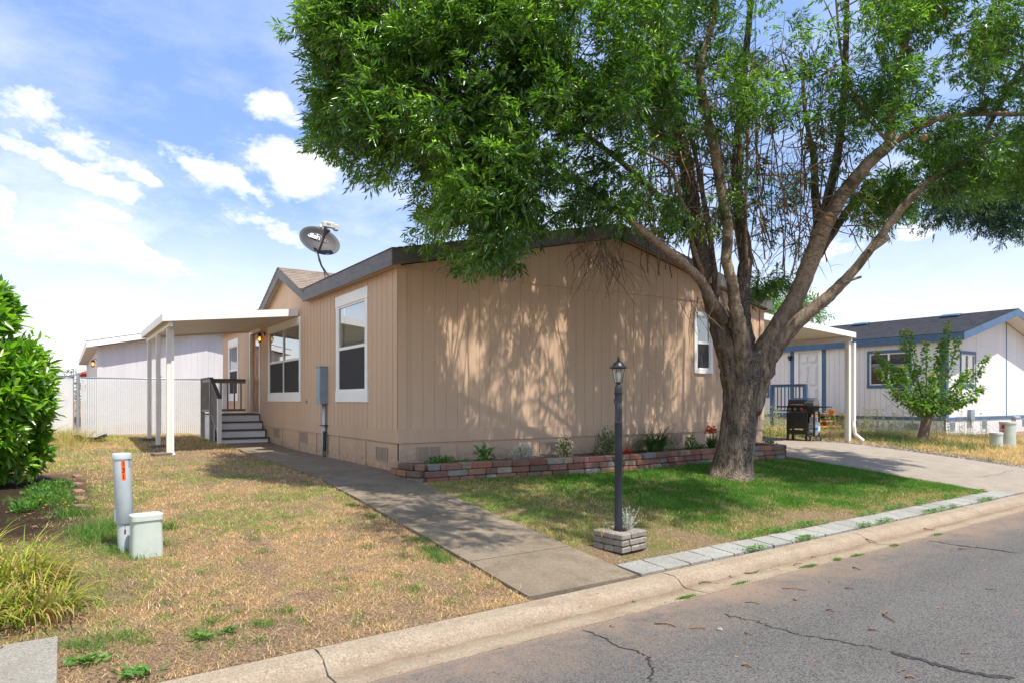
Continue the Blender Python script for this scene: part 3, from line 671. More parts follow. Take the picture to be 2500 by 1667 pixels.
# electric meter box and conduit
mb = MB(); H.FW.box(mb, 12.5, 12.74, 1.02, 1.72, .01, .16); H.FW.box(mb, 12.49, 12.75, 1.72, 1.735, .008, .18); H.FW.box(mb, 12.515, 12.725, 1.10, 1.66, .16, .166)
mx_ = mb.build('meter_box', M['meter'], H.root, bev=.006)
mb = MB(); mb.tube([(X0-.06, 12.55, 1.02), (X0-.06, 12.55, .0)], .028, 10); mb.tube([(X0-.06, 12.64, 1.02), (X0-.06, 12.64, .35), (X0-.07, 12.60, .25), (X0-.07, 12.57, .02)], .024, 10)
mb.build('conduit', M['galv'], H.root, True)
mb = MB(); mb.tube([(X0-.06, 12.55, .50), (X0-.06, 12.55, .12)], .036, 10); H.FW.box(mb, 12.69, 12.76, .62, .85, .01, .05); H.FW.box(mb, 12.46, 12.72, .60, .62, .01, .10); mb.build('conduit_sleeve', M['lamppost'], H.root)
a, z = onX(750, 980, X0); mb = MB(); mb.lathe((X0-.009, a, z), [(.035, 0), (.035, .02), (.02, .03)], 14, M=Matrix.Rotation(R(-90), 3, 'Y')); mb.build('outlet_cover', M['meter'], H.root)
# dormer gable over the entrance (parts of the roof: sub-parts)
yp, zp, yr, yl, ze = 15.42, 4.06, 13.55, 17.29, 3.26
xr = X0-.17; pitch = H.pitch
def mainz(x): return 3.334+pitch*(x-(X0-.15))
xk = (zp-3.334)/pitch+(X0-.15)
mb = MB()
for (ye, sg) in ((yr, -1), (yl, 1)):
    # the slope is a triangle-ish quad: front eave, valley meets main roof
    x_e = X0-.15; n = 13
    for i in range(n):
        u, v = i/n, (i+1)/n; mb.tint = (1, i*5.+.5, 1)
        za, zb_ = ze+(zp-ze)*u, ze+(zp-ze)*v; ya, yb = ye+(yp-ye)*u, ye+(yp-ye)*v
        xa_, xb_ = max(xr, (za-3.334)/pitch+x_e+.02), max(xr, (zb_-3.334)/pitch+x_e+.02); t_ = .018
        mb.add([(xr-.02, ya, za+.02+t_), (xa_+.06, ya, za+.02+t_), (xb_+.06, yb, zb_+.02), (xr-.02, yb, zb_+.02), (xr-.02, ya, za+.02), (xa_+.06, ya, za+.02)], [(0, 1, 2, 3), (4, 5, 1, 0)])
mb.tint = (1, .3, 1)
mb.prism([(yr-.02, ze+.002), (yp, zp+.002), (yl+.02, ze+.002), (yl+.02, ze+.018), (yp, zp+.02), (yr-.02, ze+.018)], 0, xr-.02, X0+.2)
mb.build('dormer_roof', M['shX'], H.roof)
mb = MB(); fh = .20
mb.prism([(yr-.02, ze-.17), (yr-.02, ze), (yp, zp), (yp, zp-fh-.03)], 0, xr-.001, xr+.022); mb.prism([(yp, zp-fh-.03), (yp, zp), (yl+.02, ze), (yl+.02, ze-.17)], 0, xr-.001, xr+.022)
mb.chunks('dormer_fascia', M['fascia'], H.roof)
FD = Face('X', X0); mb = MB(); a = yr+.1
topd = lambda y: zp-.02-abs(y-yp)*(zp-ze)/(yp-yr)
while a < yl-.1:
    b = a+.195; c = [a, b] if not a < yp < b else [a, yp, b]
    for p, q in zip(c, c[1:]): FD.trap(mb, p, q, 3.0, topd(p), topd(q), 0, .01)
    a += .203
mb.prism([(yr+.05, 3.1), (yl-.05, 3.1), (yp, zp-.04)], 0, X0+.001, X0+.05); mb.build('dormer_wall', M['tan'], H.roof)
mb = MB()   # louvre and soffit
mb.prism([(yr, ze-.02), (yp, zp-.02), (yp, zp-.045), (yr, ze-.045)], 0, xr+.03, X0); mb.prism([(yl, ze-.02), (yp, zp-.02), (yp, zp-.045), (yl, ze-.045)], 0, xr+.03, X0)
mb.build('dormer_soffit', M['tan'], H.roof)
# roof vents
# ---------- satellite dish ----------
bx, bz = 4.47, 3.335+pitch*.42; by = 13.15
D = thing('satellite_dish', (bx, by, bz), 'grey oval satellite dish on a bent mast at the roof edge of the tan house', 'satellite dish')
dc = Vector((4.20, 13.03, 4.235)); nrmv = Vector((-.02, -.90, .40)).normalized()
zax = nrmv; xax = Vector((0, 0, 1)).cross(zax).normalized()*-1; xax = zax.cross(Vector((0, 0, 1))).normalized()*-1; yax = zax.cross(xax).normalized()
rot = Matrix((xax, yax, zax)).transposed(); roll = Matrix.Rotation(R(-16), 3, 'Z'); rot = rot @ roll
mb = MB(); prof = [(0, -.075), (.1, -.07), (.2, -.052), (.3, -.022), (.36, .0), (.372, -.002), (.372, -.012), (.36, -.014), (.3, -.036), (.2, -.066), (.1, -.084), (0, -.09)]
sq = Matrix.Diagonal((1.08, .86, 1.0)); mb.lathe(dc, prof, 40, M=rot @ sq); refl = mb.build('reflector', M['dish'], D, True, auto=50)
tip = dc+rot @ Vector((.03, .10, .36)); low = dc+rot @ Vector((.02, -.30, -.02))
mb = MB(); mb.tube([low, low.lerp(tip, .5)+Vector((0, 0, -.02)), low.lerp(tip, .72)], [.022, .022, .024], 6); mb.tube([low.lerp(tip, .68), tip+Vector((0, 0, -.06))], [.026, .075], 6); mb.build('feed_arm', M['deck'], D)
mb = MB(); mb.obox(tip+Vector((.02, -.01, .02)), (.24, .08, .11), rz=.10, bev=.012); mb.obox(tip+Vector((.17, .0, -.01)), (.09, .09, .13), rz=.4, bev=.02); mb.lathe(tip+Vector((-.12, .05, -.02)), [(.03, -.05), (.036, 0), (.03, .05)], 14, rx=R(80)); mb.build('receiver', M['tank'], D)
mb = MB(); mb.tube([(bx, by, bz-.02), (bx-.08, by-.02, bz+.16), (bx-.21, by-.03, bz+.32), dc+Vector((-.02, .1, -.22)), dc+Vector((0, .10, -.02))], .02, 10); mb.obox((bx, by, bz+.01), (.16, .2, .02), ry=-.22); mb.tube([(bx-.02, by-.02, bz+.13), (bx+.13, by+.03, bz+.02)], .009, 6); mb.build('mast', M['galv'], D, True, auto=40)
mb = MB()
for k in range(3):
    s = random.uniform(-.02, .02); mb.tube([low, low+Vector((.01+s, 0, -.14)), (bx-.16+s, by-.03, bz+.22), (bx-.12+s*2, by, bz+.10), (bx+.02*k, by, bz+.15-.03*k), (bx+.06, by, bz+.03)], .0045, 5)
mb.build('coax_cable', M['blackmatte'], D, True)
def text(body, size, name, mat, parent, mtx, ext=.001, bold=0.):
    cu = bpy.data.curves.new(name, 'FONT'); cu.body = body; cu.size = size; cu.extrude = ext; cu.align_x = 'CENTER'; cu.align_y = 'CENTER'; cu.offset = bold; cu.space_character = .92
    to = bpy.data.objects.new(name, cu); COL.objects.link(to); dg = bpy.context.evaluated_depsgraph_get(); me = bpy.data.meshes.new_from_object(to.evaluated_get(dg))
    bpy.data.objects.remove(to); me.transform(mtx); me.materials.clear(); return link(me, name, mat, parent)
m4 = rot.to_4x4()
sx_ = 1 if (rot @ Vector((1, 0, 0))).x > 0 else -1
tm = Matrix.Translation(dc+rot @ Vector((-.12, .09, -.045))) @ m4 @ Matrix.Rotation(R(0), 4, 'Z')
text('dish', .17, 'lettering', M['whiteink'], refl, tm, .002, .003)
tm2 = Matrix.Translation(dc+rot @ Vector((.10, .075, -.052))) @ m4
text('HD', .10, 'lettering', M['redink'], refl, tm2, .0015)
mb = MB(); mb.tube([dc+rot @ Vector((-.06+.085*math.cos(q), .12+.05*math.sin(q), -.05)) for q in np.linspace(-.3, 2.5, 12)], [.0015+.004*math.sin(math.pi*i/11) for i in range(12)], 5); mb.build('emblem', M['whiteink'], refl)
text('dish', .06, 'lettering', M['meter'], D, Matrix.Translation(tip+Vector((.01, -.056, .03))) @ Matrix.Rotation(.10, 4, 'Z') @ Matrix.Rotation(R(90), 4, 'X'), .001)
# ---------- entrance steps ----------
P = thing('porch_steps', (3.6, 17.4, 0), 'grey-brown wooden entry steps with white risers and railing at the tan house door', 'steps')
xs0, xs1 = 3.08, 4.16; st = [(16.85, .19), (17.15, .375), (17.45, .56), (17.75, .745)]
for i, (y, z) in enumerate(st):
    yb = st[i+1][0] if i < 3 else 19.15
    mb = MB(); mb.box((xs0, y-.03, z-.035), (xs1, yb+.02, z)); mb.build('tread', M['deck'], P, bev=.004)
    z0 = 0.02 if i == 0 else st[i-1][1]
    mb = MB(); mb.box((xs0+.01, y, z0), (xs1-.01, y+.02, z-.036)); mb.build('riser', M['white'], P)
mb = MB(); mb.box((xs0+.004, 17.78, .05), (xs0+.03, 19.12, .70)); mb.box((xs0+.02, 19.1, .05), (xs1, 19.12, .70)); mb.build('side_panel', M['white'], P)
def rail(Pn, a, b, za, zb, zl_a, zl_b, n, mt='railpaint', mc='deck', post=True, cap=.09):
    a = Vector((*a[:2], 0)); b = Vector((*b[:2], 0)); d = (b-a); ang = math.atan2(d.y, d.x)
    mb = MB(); s = Vector((-d.y, d.x, 0)).normalized()*cap/2
    for (z0, z1, h, w, nm, m) in ((za, zb, .035, 1., 'handrail', mc), (za-.036, zb-.036, .08, .45, 'top_rail', mt), (zl_a, zl_b, .06, .45, 'bottom_rail', mt)):
        mb = MB(); q = s*w; A = Vector((a.x, a.y, z0)); B = Vector((b.x, b.y, z1)); H_ = Vector((0, 0, h))
        mb.add([A-q-H_, A+q-H_, B+q-H_, B-q-H_, A-q, A+q, B+q, B-q], [(0,3,2,1),(4,5,6,7),(0,1,5,4),(1,2,6,5),(2,3,7,6),(3,0,4,7)]); mb.build(nm, M[m], Pn)
    for k in range(n):
        u = (k+.7)/(n+.4); p = a.lerp(b, u); z0 = zl_a+(zl_b-zl_a)*u-.01; z1 = za+(zb-za)*u-.10
        mb = MB(); mb.obox((p.x, p.y, (z0+z1)/2), (.035, .035, z1-z0), rz=ang); mb.build('baluster', M[mt], Pn)
rail(P, (3.04, 16.82), (3.04, 17.9), 1.15, 1.66, .28, .80, 7)
rail(P, (3.04, 17.9), (3.04, 19.15), 1.66, 1.66, .85, .85, 7)
rail(P, (3.04, 19.15), (4.12, 19.15), 1.66, 1.66, .85, .85, 6)
for (x, y, zt, z0) in ((3.04, 16.84, 1.12, 0), (3.04, 17.86, 1.60, 0), (3.04, 19.12, 1.62, 0)):
    mb = MB(); mb.box((x-.045, y-.045, z0), (x+.045, y+.045, zt)); mb.build('newel_post', M['white' if y < 17 else 'railpaint'], P)

# ---------- patio awning over the entrance ----------
def awning(name, label, cat, xw, xo, zw, zo, ya, yb, posts, front=.15, side_dir=-1, pm='cream', base=None):
    T = thing(name, ((xw+xo)/2, ya, 0), label, cat); sl = (zo-zw)/(xo-xw)
    z = lambda x: zw+sl*(x-xw)
    mb = MB(); y = ya+.02; pt = []; w = .075
    while y < yb-.02: pt += [(y, 0), (y+w*.35, 0), (y+w*.5, .035), (y+w*.85, .035)]; y += w
    vs = []
    for (yy, h) in pt: vs += [(xw, yy, zw-.11+h), (xo, yy, zo-.11+h)]
    mb.add(vs, [(2*i, 2*i+1, 2*i+3, 2*i+2) for i in range(len(pt)-1)]); vs = [(a, b, c+.012) for a, b, c in vs]
    mb.add(vs, [(2*i, 2*i+1, 2*i+3, 2*i+2) for i in range(len(pt)-1)]); mb.build('roof_panel', M[pm], T)
    mb = MB(); f = front
    for y0, y1 in ((ya, ya+.02), (yb-.02, yb)): mb.prism([(xw, zw), (xo, zo), (xo, zo-f), (xw, zw-f)], 1, y0, y1)
    mb.box((xo-.01*side_dir, ya+.02, zo-f), (xo+.012*side_dir, yb-.02, zo)); mb.chunks('edge_fascia', M['white'], T)
    mb = MB(); xb = xo-side_dir*.14; mb.box((xb-.03, ya+.04, z(xb)-.24), (xb+.03, yb-.04, z(xb)-.112)); mb.build('beam', M[pm], T)
    for (y, zg, wd) in posts:
        mb = MB(); mb.box((xb-wd/2, y-wd/2, zg), (xb+wd/2, y+wd/2, z(xb)-.24)); mb.box((xb-wd/2-.006, y-wd*.18, zg), (xb-wd/2, y+wd*.18, z(xb)-.24)); mb.build('post', M[pm], T, bev=.004)
    return T, xb
A1, xb = awning('patio_awning', 'white aluminium awning with slim posts over the steps of the tan house', 'awning', X0-.04, 1.587, 3.03, 2.75, 14.34, 18.7, [(14.75, .0, .075), (16.5, .08, .085), (18.3, .13, .085)])
for i, (y, z) in enumerate(((14.72, .0), (16.5, .05), (18.3, .11))):
    b = MB(); b.obox((xb-.02-(.1 if i == 0 else 0), y, z+.015), (.34, .26, .09), rz=.15); o = b.build('timber_block', M['wood'], None, bev=.01)
    tag(o, ['weathered timber block at the foot of the nearest awning post', 'weathered timber block under the middle awning post', 'weathered timber block under the farthest awning post'][i], 'block', 'timber blocks under the awning posts')
mb = MB(); mb.box((xb+.04, 14.69, .05), (xb+.09, 14.75, 2.48)); mb.tube([(xb+.065, 14.72, .16), (xb+.065, 14.72, .06), (xb+.08, 14.6, .0)], .03, 8); mb.build('downspout', M['white'], A1)

# ---------- carport on the right ----------
A2, xb2 = awning('carport', 'white corrugated carport cover attached to the right side of the tan house', 'carport', X1+.02, 17.3, 3.10, 2.86, 9.48, 19.5, [(9.62, .0, .11), (12.9, .0, .10), (16.2, .02, .10)], front=.14, side_dir=1)
mb = MB(); xd = xb2+.13; mb.box((xd-.04, 9.50, .55), (xd+.04, 9.58, 2.6)); mb.tube([(xd, 9.54, .57), (xd-.02, 9.52, .40), (xd, 9.50, .20), (xd+.13, 9.36, .02)], [.045, .045, .045, .05], 8); mb.build('downspout', M['white'], A2)

# ---------- chain-link fence with white privacy slats ----------
M['slat'] = simple('white_slat_plastic', (.86, .85, .82), .5, (.80, .79, .76), 3, bst=0)
FN = thing('chain_link_fence', (.3, 21.5, 0), 'white slatted chain-link fence closing the side yard', 'fence')
def fence(a, b, z0, z1, slat=.052, slope=0):
    a = Vector((*a, 0)); b = Vector((*b, 0)); d = (b-a); ln = d.length; u = d/ln; n = Vector((u.y, -u.x, 0))
    mb = MB(); k = 0; s = .03
    while s < ln-.02:
        p = a+u*s; z = z0+random.uniform(-.01, .01); mb.obox((p.x, p.y, (z+z1-.03)/2), (slat*.84, .008, z1-.03-z), rz=math.atan2(u.y, u.x)); s += slat
    mb.build('privacy_slats', M['slat'], FN)
    m = MB(); pit = .075; hgt = z1-z0-.04
    for sg in (1, -1):
        s = -hgt if sg > 0 else 0
        while s < ln+(0 if sg > 0 else hgt):
            s0 = max(s, 0) if sg > 0 else min(s, ln); e = s+sg*hgt; s1 = min(e, ln) if sg > 0 else max(e, 0)
            if abs(s1-s0) > .02 and 0 <= s0 <= ln:
                za = z0+abs(s0-s)/1.; zb = z0+abs(s1-s)
                o = n*.012*(1 if sg > 0 else 1.5); p, q = a+u*s0+o, a+u*s1+o
                m.tube([(p.x, p.y, za), (q.x, q.y, zb)], .0026, 3, caps=False)
            s += pit
    m.build('wire_mesh', M['galv'], FN)
    m = MB(); m.tube([(a.x, a.y, z1), (b.x, b.y, z1)], .021, 8); m.build('top_rail', M['galv'], FN, True)
fence((.38, 21.5), (X0-.02, 21.5), .03, 1.70); fence((.24, 21.42), (-1.6, 18.6), .05, 1.72)
for (x, y, h) in ((.32, 21.46, 1.80), (.20, 21.40, 1.76), (2.3, 21.52, 1.74), (-1.62, 18.6, 1.8)):
    m = MB(); m.tube([(x, y, -.05), (x, y, h)], .038, 12); m.lathe((x, y, h), [(.044, 0), (.044, .02), (.03, .05), (0, .06)], 12); m.build('post', M['galv'], FN, True, auto=40)

# ---------- grey house behind ----------
gY = 28.; gx0 = 1.02
Hg = Home((gx0, gY, 0), 'pale grey manufactured house behind the white slatted fence', gx0, 8.3, gY, 42., -.05, (.44, .6), 2.93, 3.13, 3.98, .34, .35,
          M['greys'], M['greys'], M['greys'], M['white'], M['shY'], M['greys'], [], [])
a, z = onX(223, 890, gx0-.15); mb = MB(); mb.lathe((gx0-.14, 28.4, z+.05), [(.07, 0), (.05, .04), (.01, .07)], 12); mb.tube([(gx0, 28.4, z+.12), (gx0-.08, 28.4, z+.16), (gx0-.14, 28.4, z+.1)], .012, 6); mb.lathe((gx0-.14, 28.4, z-.13), [(0, -.02), (.04, 0), (.055, .02)], 12)
[mb.tube([(gx0-.14+.06*math.cos(q), 28.4+.06*math.sin(q), z+.05), (gx0-.14+.05*math.cos(q), 28.4+.05*math.sin(q), z-.12)], .004, 4) for q in (.5, 2.6, 4.7)]; pl = mb.build('porch_light', M['black'], Hg.root)
mb = MB(); mb.lathe((gx0-.14, 28.4, z-.11), [(.05, 0), (.06, .08), (.06, .16)], 12); mb.build('lamp_shade', M['amber'], pl, True)
mb = MB(); mb.lathe((gx0-.14, 28.4, z-.05), [(0, -.04), (.03, -.02), (.03, .03), (0, .05)], 10); mb.build('bulb', M['litbulb'], pl, True)
# far red canopy
p0 = dep(188, 918, 36); p1 = dep(228, 902, 38)
T = thing('shade_canopy', (p0[0], p0[1], 0), 'red sloping canopy far off beside the grey house', 'canopy')
mb = MB(); mb.add([(p0[0], p0[1], p0[2]), (p1[0]+.6, p1[1], p1[2]+.25), (p1[0]+1.2, p1[1]+2.5, p1[2]+.2), (p0[0]+.6, p0[1]+2.5, p0[2]-.05)], [(0, 1, 2, 3)]); o = mb.build('canopy_cloth', M['red'], T)
sd = o.modifiers.new('s', 'SOLIDIFY'); sd.thickness = .12
for q in ((p0[0]+.1, p0[1]+.1, p0[2]), (p1[0]+.5, p1[1]+.1, p1[2]+.2), (p1[0]+1.1, p1[1]+2.4, p1[2]+.2)):
    mb = MB(); mb.tube([(q[0], q[1], 0), q], .04, 6); mb.build('post', M['galv'], T)

# ---------- blue and white house ----------
BX, BY = 25.6, 10.85
def bw(px0, px1, py0, py1):
    a = onX(px0, (py0+py1)/2, BX)[0]; b = onX(px1, (py0+py1)/2, BX)[0]; m = (px0+px1)/2
    return (min(a, b), max(a, b), onX(m, py1, BX)[1], onX(m, py0, BX)[1])
b_big = bw(2117.5, 2226, 854, 946.6); b_left = bw(1800, 1879, 880, 970); b_door = bw(1950, 2000, 860, 997)
b_s = (onY(2343, 900, BY)[0], onY(2380.7, 900, BY)[0], onY(2362, 944, BY)[1], onY(2362, 857, BY)[1])
Bm = Home((BX, BY, 0), 'white manufactured house with blue trim and dark shingle roof beyond the driveway', BX, 34.4, BY, 25., -.35, (.36, .48), 3.12, 3.39, 4.53, .15, .62,
          M['whites'], M['whites'], M['blue'], M['blue'], M['shB'], M['blue'], [shr(b_big, .1), shr(b_left, .1), b_door], [shr(b_s, .1)], corner_w=.16)
window(Bm.root, Bm.FW, *b_big, trim=.10, head=.12, sill=.12, tm='blue', style='slide', ear=0)
window(Bm.root, Bm.FW, *b_left, trim=.10, head=.12, sill=.12, tm='blue', style='slide', ear=0)
window(Bm.root, Bm.FS, *b_s, trim=.08, head=.12, sill=.12, tm='blue', style='slide', ear=0)
FWb = Bm.FW; mb = MB(); d0, d1, dz0, dz1 = b_door
FWb.box(mb, d1+.20, d1+.38, .48, 3.12, .0, .03); FWb.box(mb, d0-.30, d0-.14, .48, 3.12, .0, .03)
mb.chunks('wall_batten', M['blue'], Bm.root)
mb = MB(); FWb.box(mb, d0-.13, d0, .48, dz1+.12, .0, .045); FWb.box(mb, d1, d1+.19, .48, dz1+.12, .0, .025); FWb.box(mb, d0, d1, dz1, dz1+.12, .0, .025); mb.build('door_casing', M['white'], Bm.root)
mb = MB(); w = d1-d0; h = dz1-dz0; FWb.box(mb, d0, d1, dz0, dz1, -.06, -.02)
for u0, u1 in ((.12, .44), (.56, .88)):
    for v0, v1 in ((.06, .36), (.42, .76), (.82, .94)):
        FWb.box(mb, d0+w*u0, d0+w*u1, dz0+h*v0, dz0+h*v1, -.02, .012); FWb.box(mb, d0+w*u0+.04, d0+w*u1-.04, dz0+h*v0+.04, dz0+h*v1-.04, .012, .030)
dr = mb.build('door', M['whitedoor'], Bm.root)
mb = MB(); mb.lathe((BX-.01, d1-.08, dz0+.95), [(.0, -.05), (.035, -.04), (.035, -.01), (.015, .03)], 10, M=Matrix.Rotation(R(90), 3, 'Y')); mb.build('door_handle', M['knob'], dr, True)
mb = MB(); a, z = onX(1928, 874, BX-.1); FWb.box(mb, a-.06, a+.06, z-.02, z+.10, .01, .16); FWb.box(mb, a-.03, a+.03, z-.10, z-.02, .06, .14); mb.build('porch_light', M['black'], Bm.root)
FSb = Bm.FS; mb = MB(); xq = onY(2456, 900, BY)[0]; FSb.box(mb, xq-.03, xq+.03, .48, 4.3, .009, .022); mb.chunks('wall_batten', M['blue'], Bm.root)
mb = MB(); FSb.box(mb, BX+.14, 34.3, 3.06, 3.085, .009, .017); mb.chunks('seam_flashing', M['whites'], Bm.root)
for px, py in ((2078, 1033), (2225, 1040)): a, z = onX(px, py, BX); vent(Bm.root, FWb, a, z, .5, .22, 'meter')
for px, py in ((2325, 1040), (2403, 1035), (2500, 1030)): a, z = onY(px, py, BY); vent(Bm.root, FSb, a, z, .34, .28, 'meter')
a, z = onY(2366, 1012, BY); mb = MB(); FSb.box(mb, a-.16, a+.16, z-.2, z+.2, .01, .13); mb.tube([(a, BY-.06, z-.2), (a+.03, BY-.06, z-.45)], .025, 8); mb.build('meter_box', M['meter'], Bm.root, bev=.01)
a, z = onY(2470, 1020, BY); mb = MB(); mb.tube([(a, BY-.02, z), (a, BY-.12, z), (a, BY-.12, -.3)], .02, 8); mb.obox((a+.2, BY-.1, z+.02), (.5, .12, .12), bev=.03); mb.build('gas_regulator', M['meter'], Bm.root)
# low ridge vents seen on the slope near the ridge
for px, py in ((2100, 792), (2320, 771)):
    r = ray(px); X_ = 29.3; t_ = X_/r[0]; y = r[1]*t_
    mb = MB(); zz = 3.404+Bm.pitch*(X_-(BX-.15)); mb.obox((X_, y, zz+.07), (.35, .7, .08), ry=-.25, bev=.02); mb.build('roof_vent', M['blue'], Bm.roof)
# deck with blue railing, orange steps
T = thing('entry_deck', (24.6, onX(1940, 990, 24.6)[0], 0), 'blue-painted entry deck with railing at the white house door', 'deck')
xd = 24.0; ya = onX(1968, 990, xd)[0]; yb = onX(1884, 990, xd)[0]; y0_ = min(ya, yb); y1_ = max(ya, yb)
mb = MB(); mb.box((xd, y0_-.9, .50), (BX-.02, y1_, .58)); mb.build('deck_floor', M['wood'], T)
mb = MB(); mb.box((xd-.02, y0_, .36), (xd, y1_+.02, .58)); mb.build('rim_board', M['blue'], T)
rail(T, (xd, y1_), (xd, y0_), 1.72, 1.72, .70, .70, 9, 'blue', 'blue', cap=.14)
for y in (y0_, y1_): mb = MB(); mb.box((xd-.05, y-.05, -.25), (xd+.05, y+.05, 1.70)); mb.build('post', M['blue'], T)
mb = MB(); mb.box((xd+.05, y0_, -.2), (xd+.07, y1_, .36)); mb.build('deck_skirt', M['whites'], T)
T2 = thing('wooden_steps', (24.2, y0_-.8, 0), 'orange-stained wooden steps half hidden behind the barbecue', 'steps')
for i in range(3):
    z = .50-.19*i; y = y0_-.1-.32*i
    mb = MB(); mb.box((23.2, y-.40, z-.05), (24.5, y-.08, z)); mb.build('tread', M['orangewood'], T2)
mb = MB()
for x in (23.25, 24.45): mb.prism([(y0_-.1, -.1), (y0_-.1, .45), (y0_-1.1, -.1)], 0, x-.02, x+.02)
mb.chunks('stringer', M['orangewood'], T2)
p = dep(1990, 1008, 24.4); mb = MB(); mb.lathe((23.9, p[1], .502), [(.09, 0), (.13, .2), (.15, .2), (.15, .25), (.12, .25), (.11, .2), (0, .19)], 16); tag(mb.build('flower_pot', M['orangewood'], None, True, auto=40), 'small terracotta pot on the orange-stained steps', 'flower pot')
# ---------- the big ash tree ----------
TD = 10.95
tb = dep(1780, 1160, TD); TR = thing('ash_tree', (tb[0], tb[1], -.2), 'large ash tree with forked trunk on the green front lawn', 'tree')
def cat(P, n=6):
    P = [Vector(p) for p in P]; out = []
    Q = [P[0]*2-P[1]]+P+[P[-1]*2-P[-2]]
    for i in range(1, len(Q)-2):
        for k in range(n):
            t = k/n; a, b, c, d = Q[i-1:i+3]
            out.append(.5*((2*b)+(c-a)*t+(2*a-5*b+4*c-d)*t*t+(3*b-a-3*c+d)*t**3))
    out.append(P[-1]); return out
def limb(name, pts, mat, n=12, rough=.06, sub=6):
    """pts: (Dx, Dy, depth, width in photo px)"""
    P = cat([DP(x, y, d) for x, y, d, w in pts], sub); sc_ = .76 if pts[0][0] > 1725 or mat is M['limb'] else .86
    W = [w*sc_*1.063*d/F/2 for x, y, d, w in pts]
    Wd = []
    for i in range(len(P)):
        u = i/sub; k = min(int(u), len(W)-2); Wd.append(W[k]+(W[k+1]-W[k])*(u-k))
    if rough: P = [p+Vector((random.gauss(0, 1), random.gauss(0, 1), 0))*Wd[i]*rough for i, p in enumerate(P)]
    mb = MB(); mb.tube(P, Wd, n, jit=rough*1.2); mb.build(name, mat, TR, True); return P, Wd
# trunk with root flare, one continuous fluted surface
tp = [(1676, 1112, 10.95, 150), (1678, 1100, 10.95, 122), (1683, 1070, 10.95, 98), (1694, 1010, 10.95, 86), (1701, 950, 10.95, 84), (1706, 900, 10.95, 90), (1711, 865, 10.95, 96), (1715, 835, 10.95, 98), (1718, 815, 10.95, 84), (1719, 805, 10.95, 50)]
C = cat([DP(x, y, d) for x, y, d, w in tp], 8); Wt = np.interp(np.arange(len(C))/8, range(len(tp)), [w*1.063*d/F/2 for x, y, d, w in tp])
mb = MB(); n = 48; vs = []
for i, (p, w) in enumerate(zip(C, Wt)):
    h = i/len(C)
    for k in range(n):
        a = 2*math.pi*k/n; fl = 1+.06*math.sin(3*a+.6+h)+.035*math.sin(7*a+2*h)+.10*max(0, h-.5)*math.cos(2*a)
        fl += .10*max(0, .15-h)/.15*math.sin(5*a+1); fl *= 1+.05*(float(vnoise(np.array([k*.9]), np.array([i*.35]), 3)[0])-.5)
        vs.append(p+Vector((math.cos(a)*w*fl, math.sin(a)*w*fl*.9, 0)))
mb.add(vs, [(i*n+k, i*n+(k+1) % n, i*n+n+(k+1) % n, i*n+n+k) for i in range(len(C)-1) for k in range(n)]+[tuple(range((len(C)-1)*n, len(C)*n))])
mb.build('trunk', M['bark'], TR, True)
LB = {}
B_, Lm = M['bark'], M['limb']
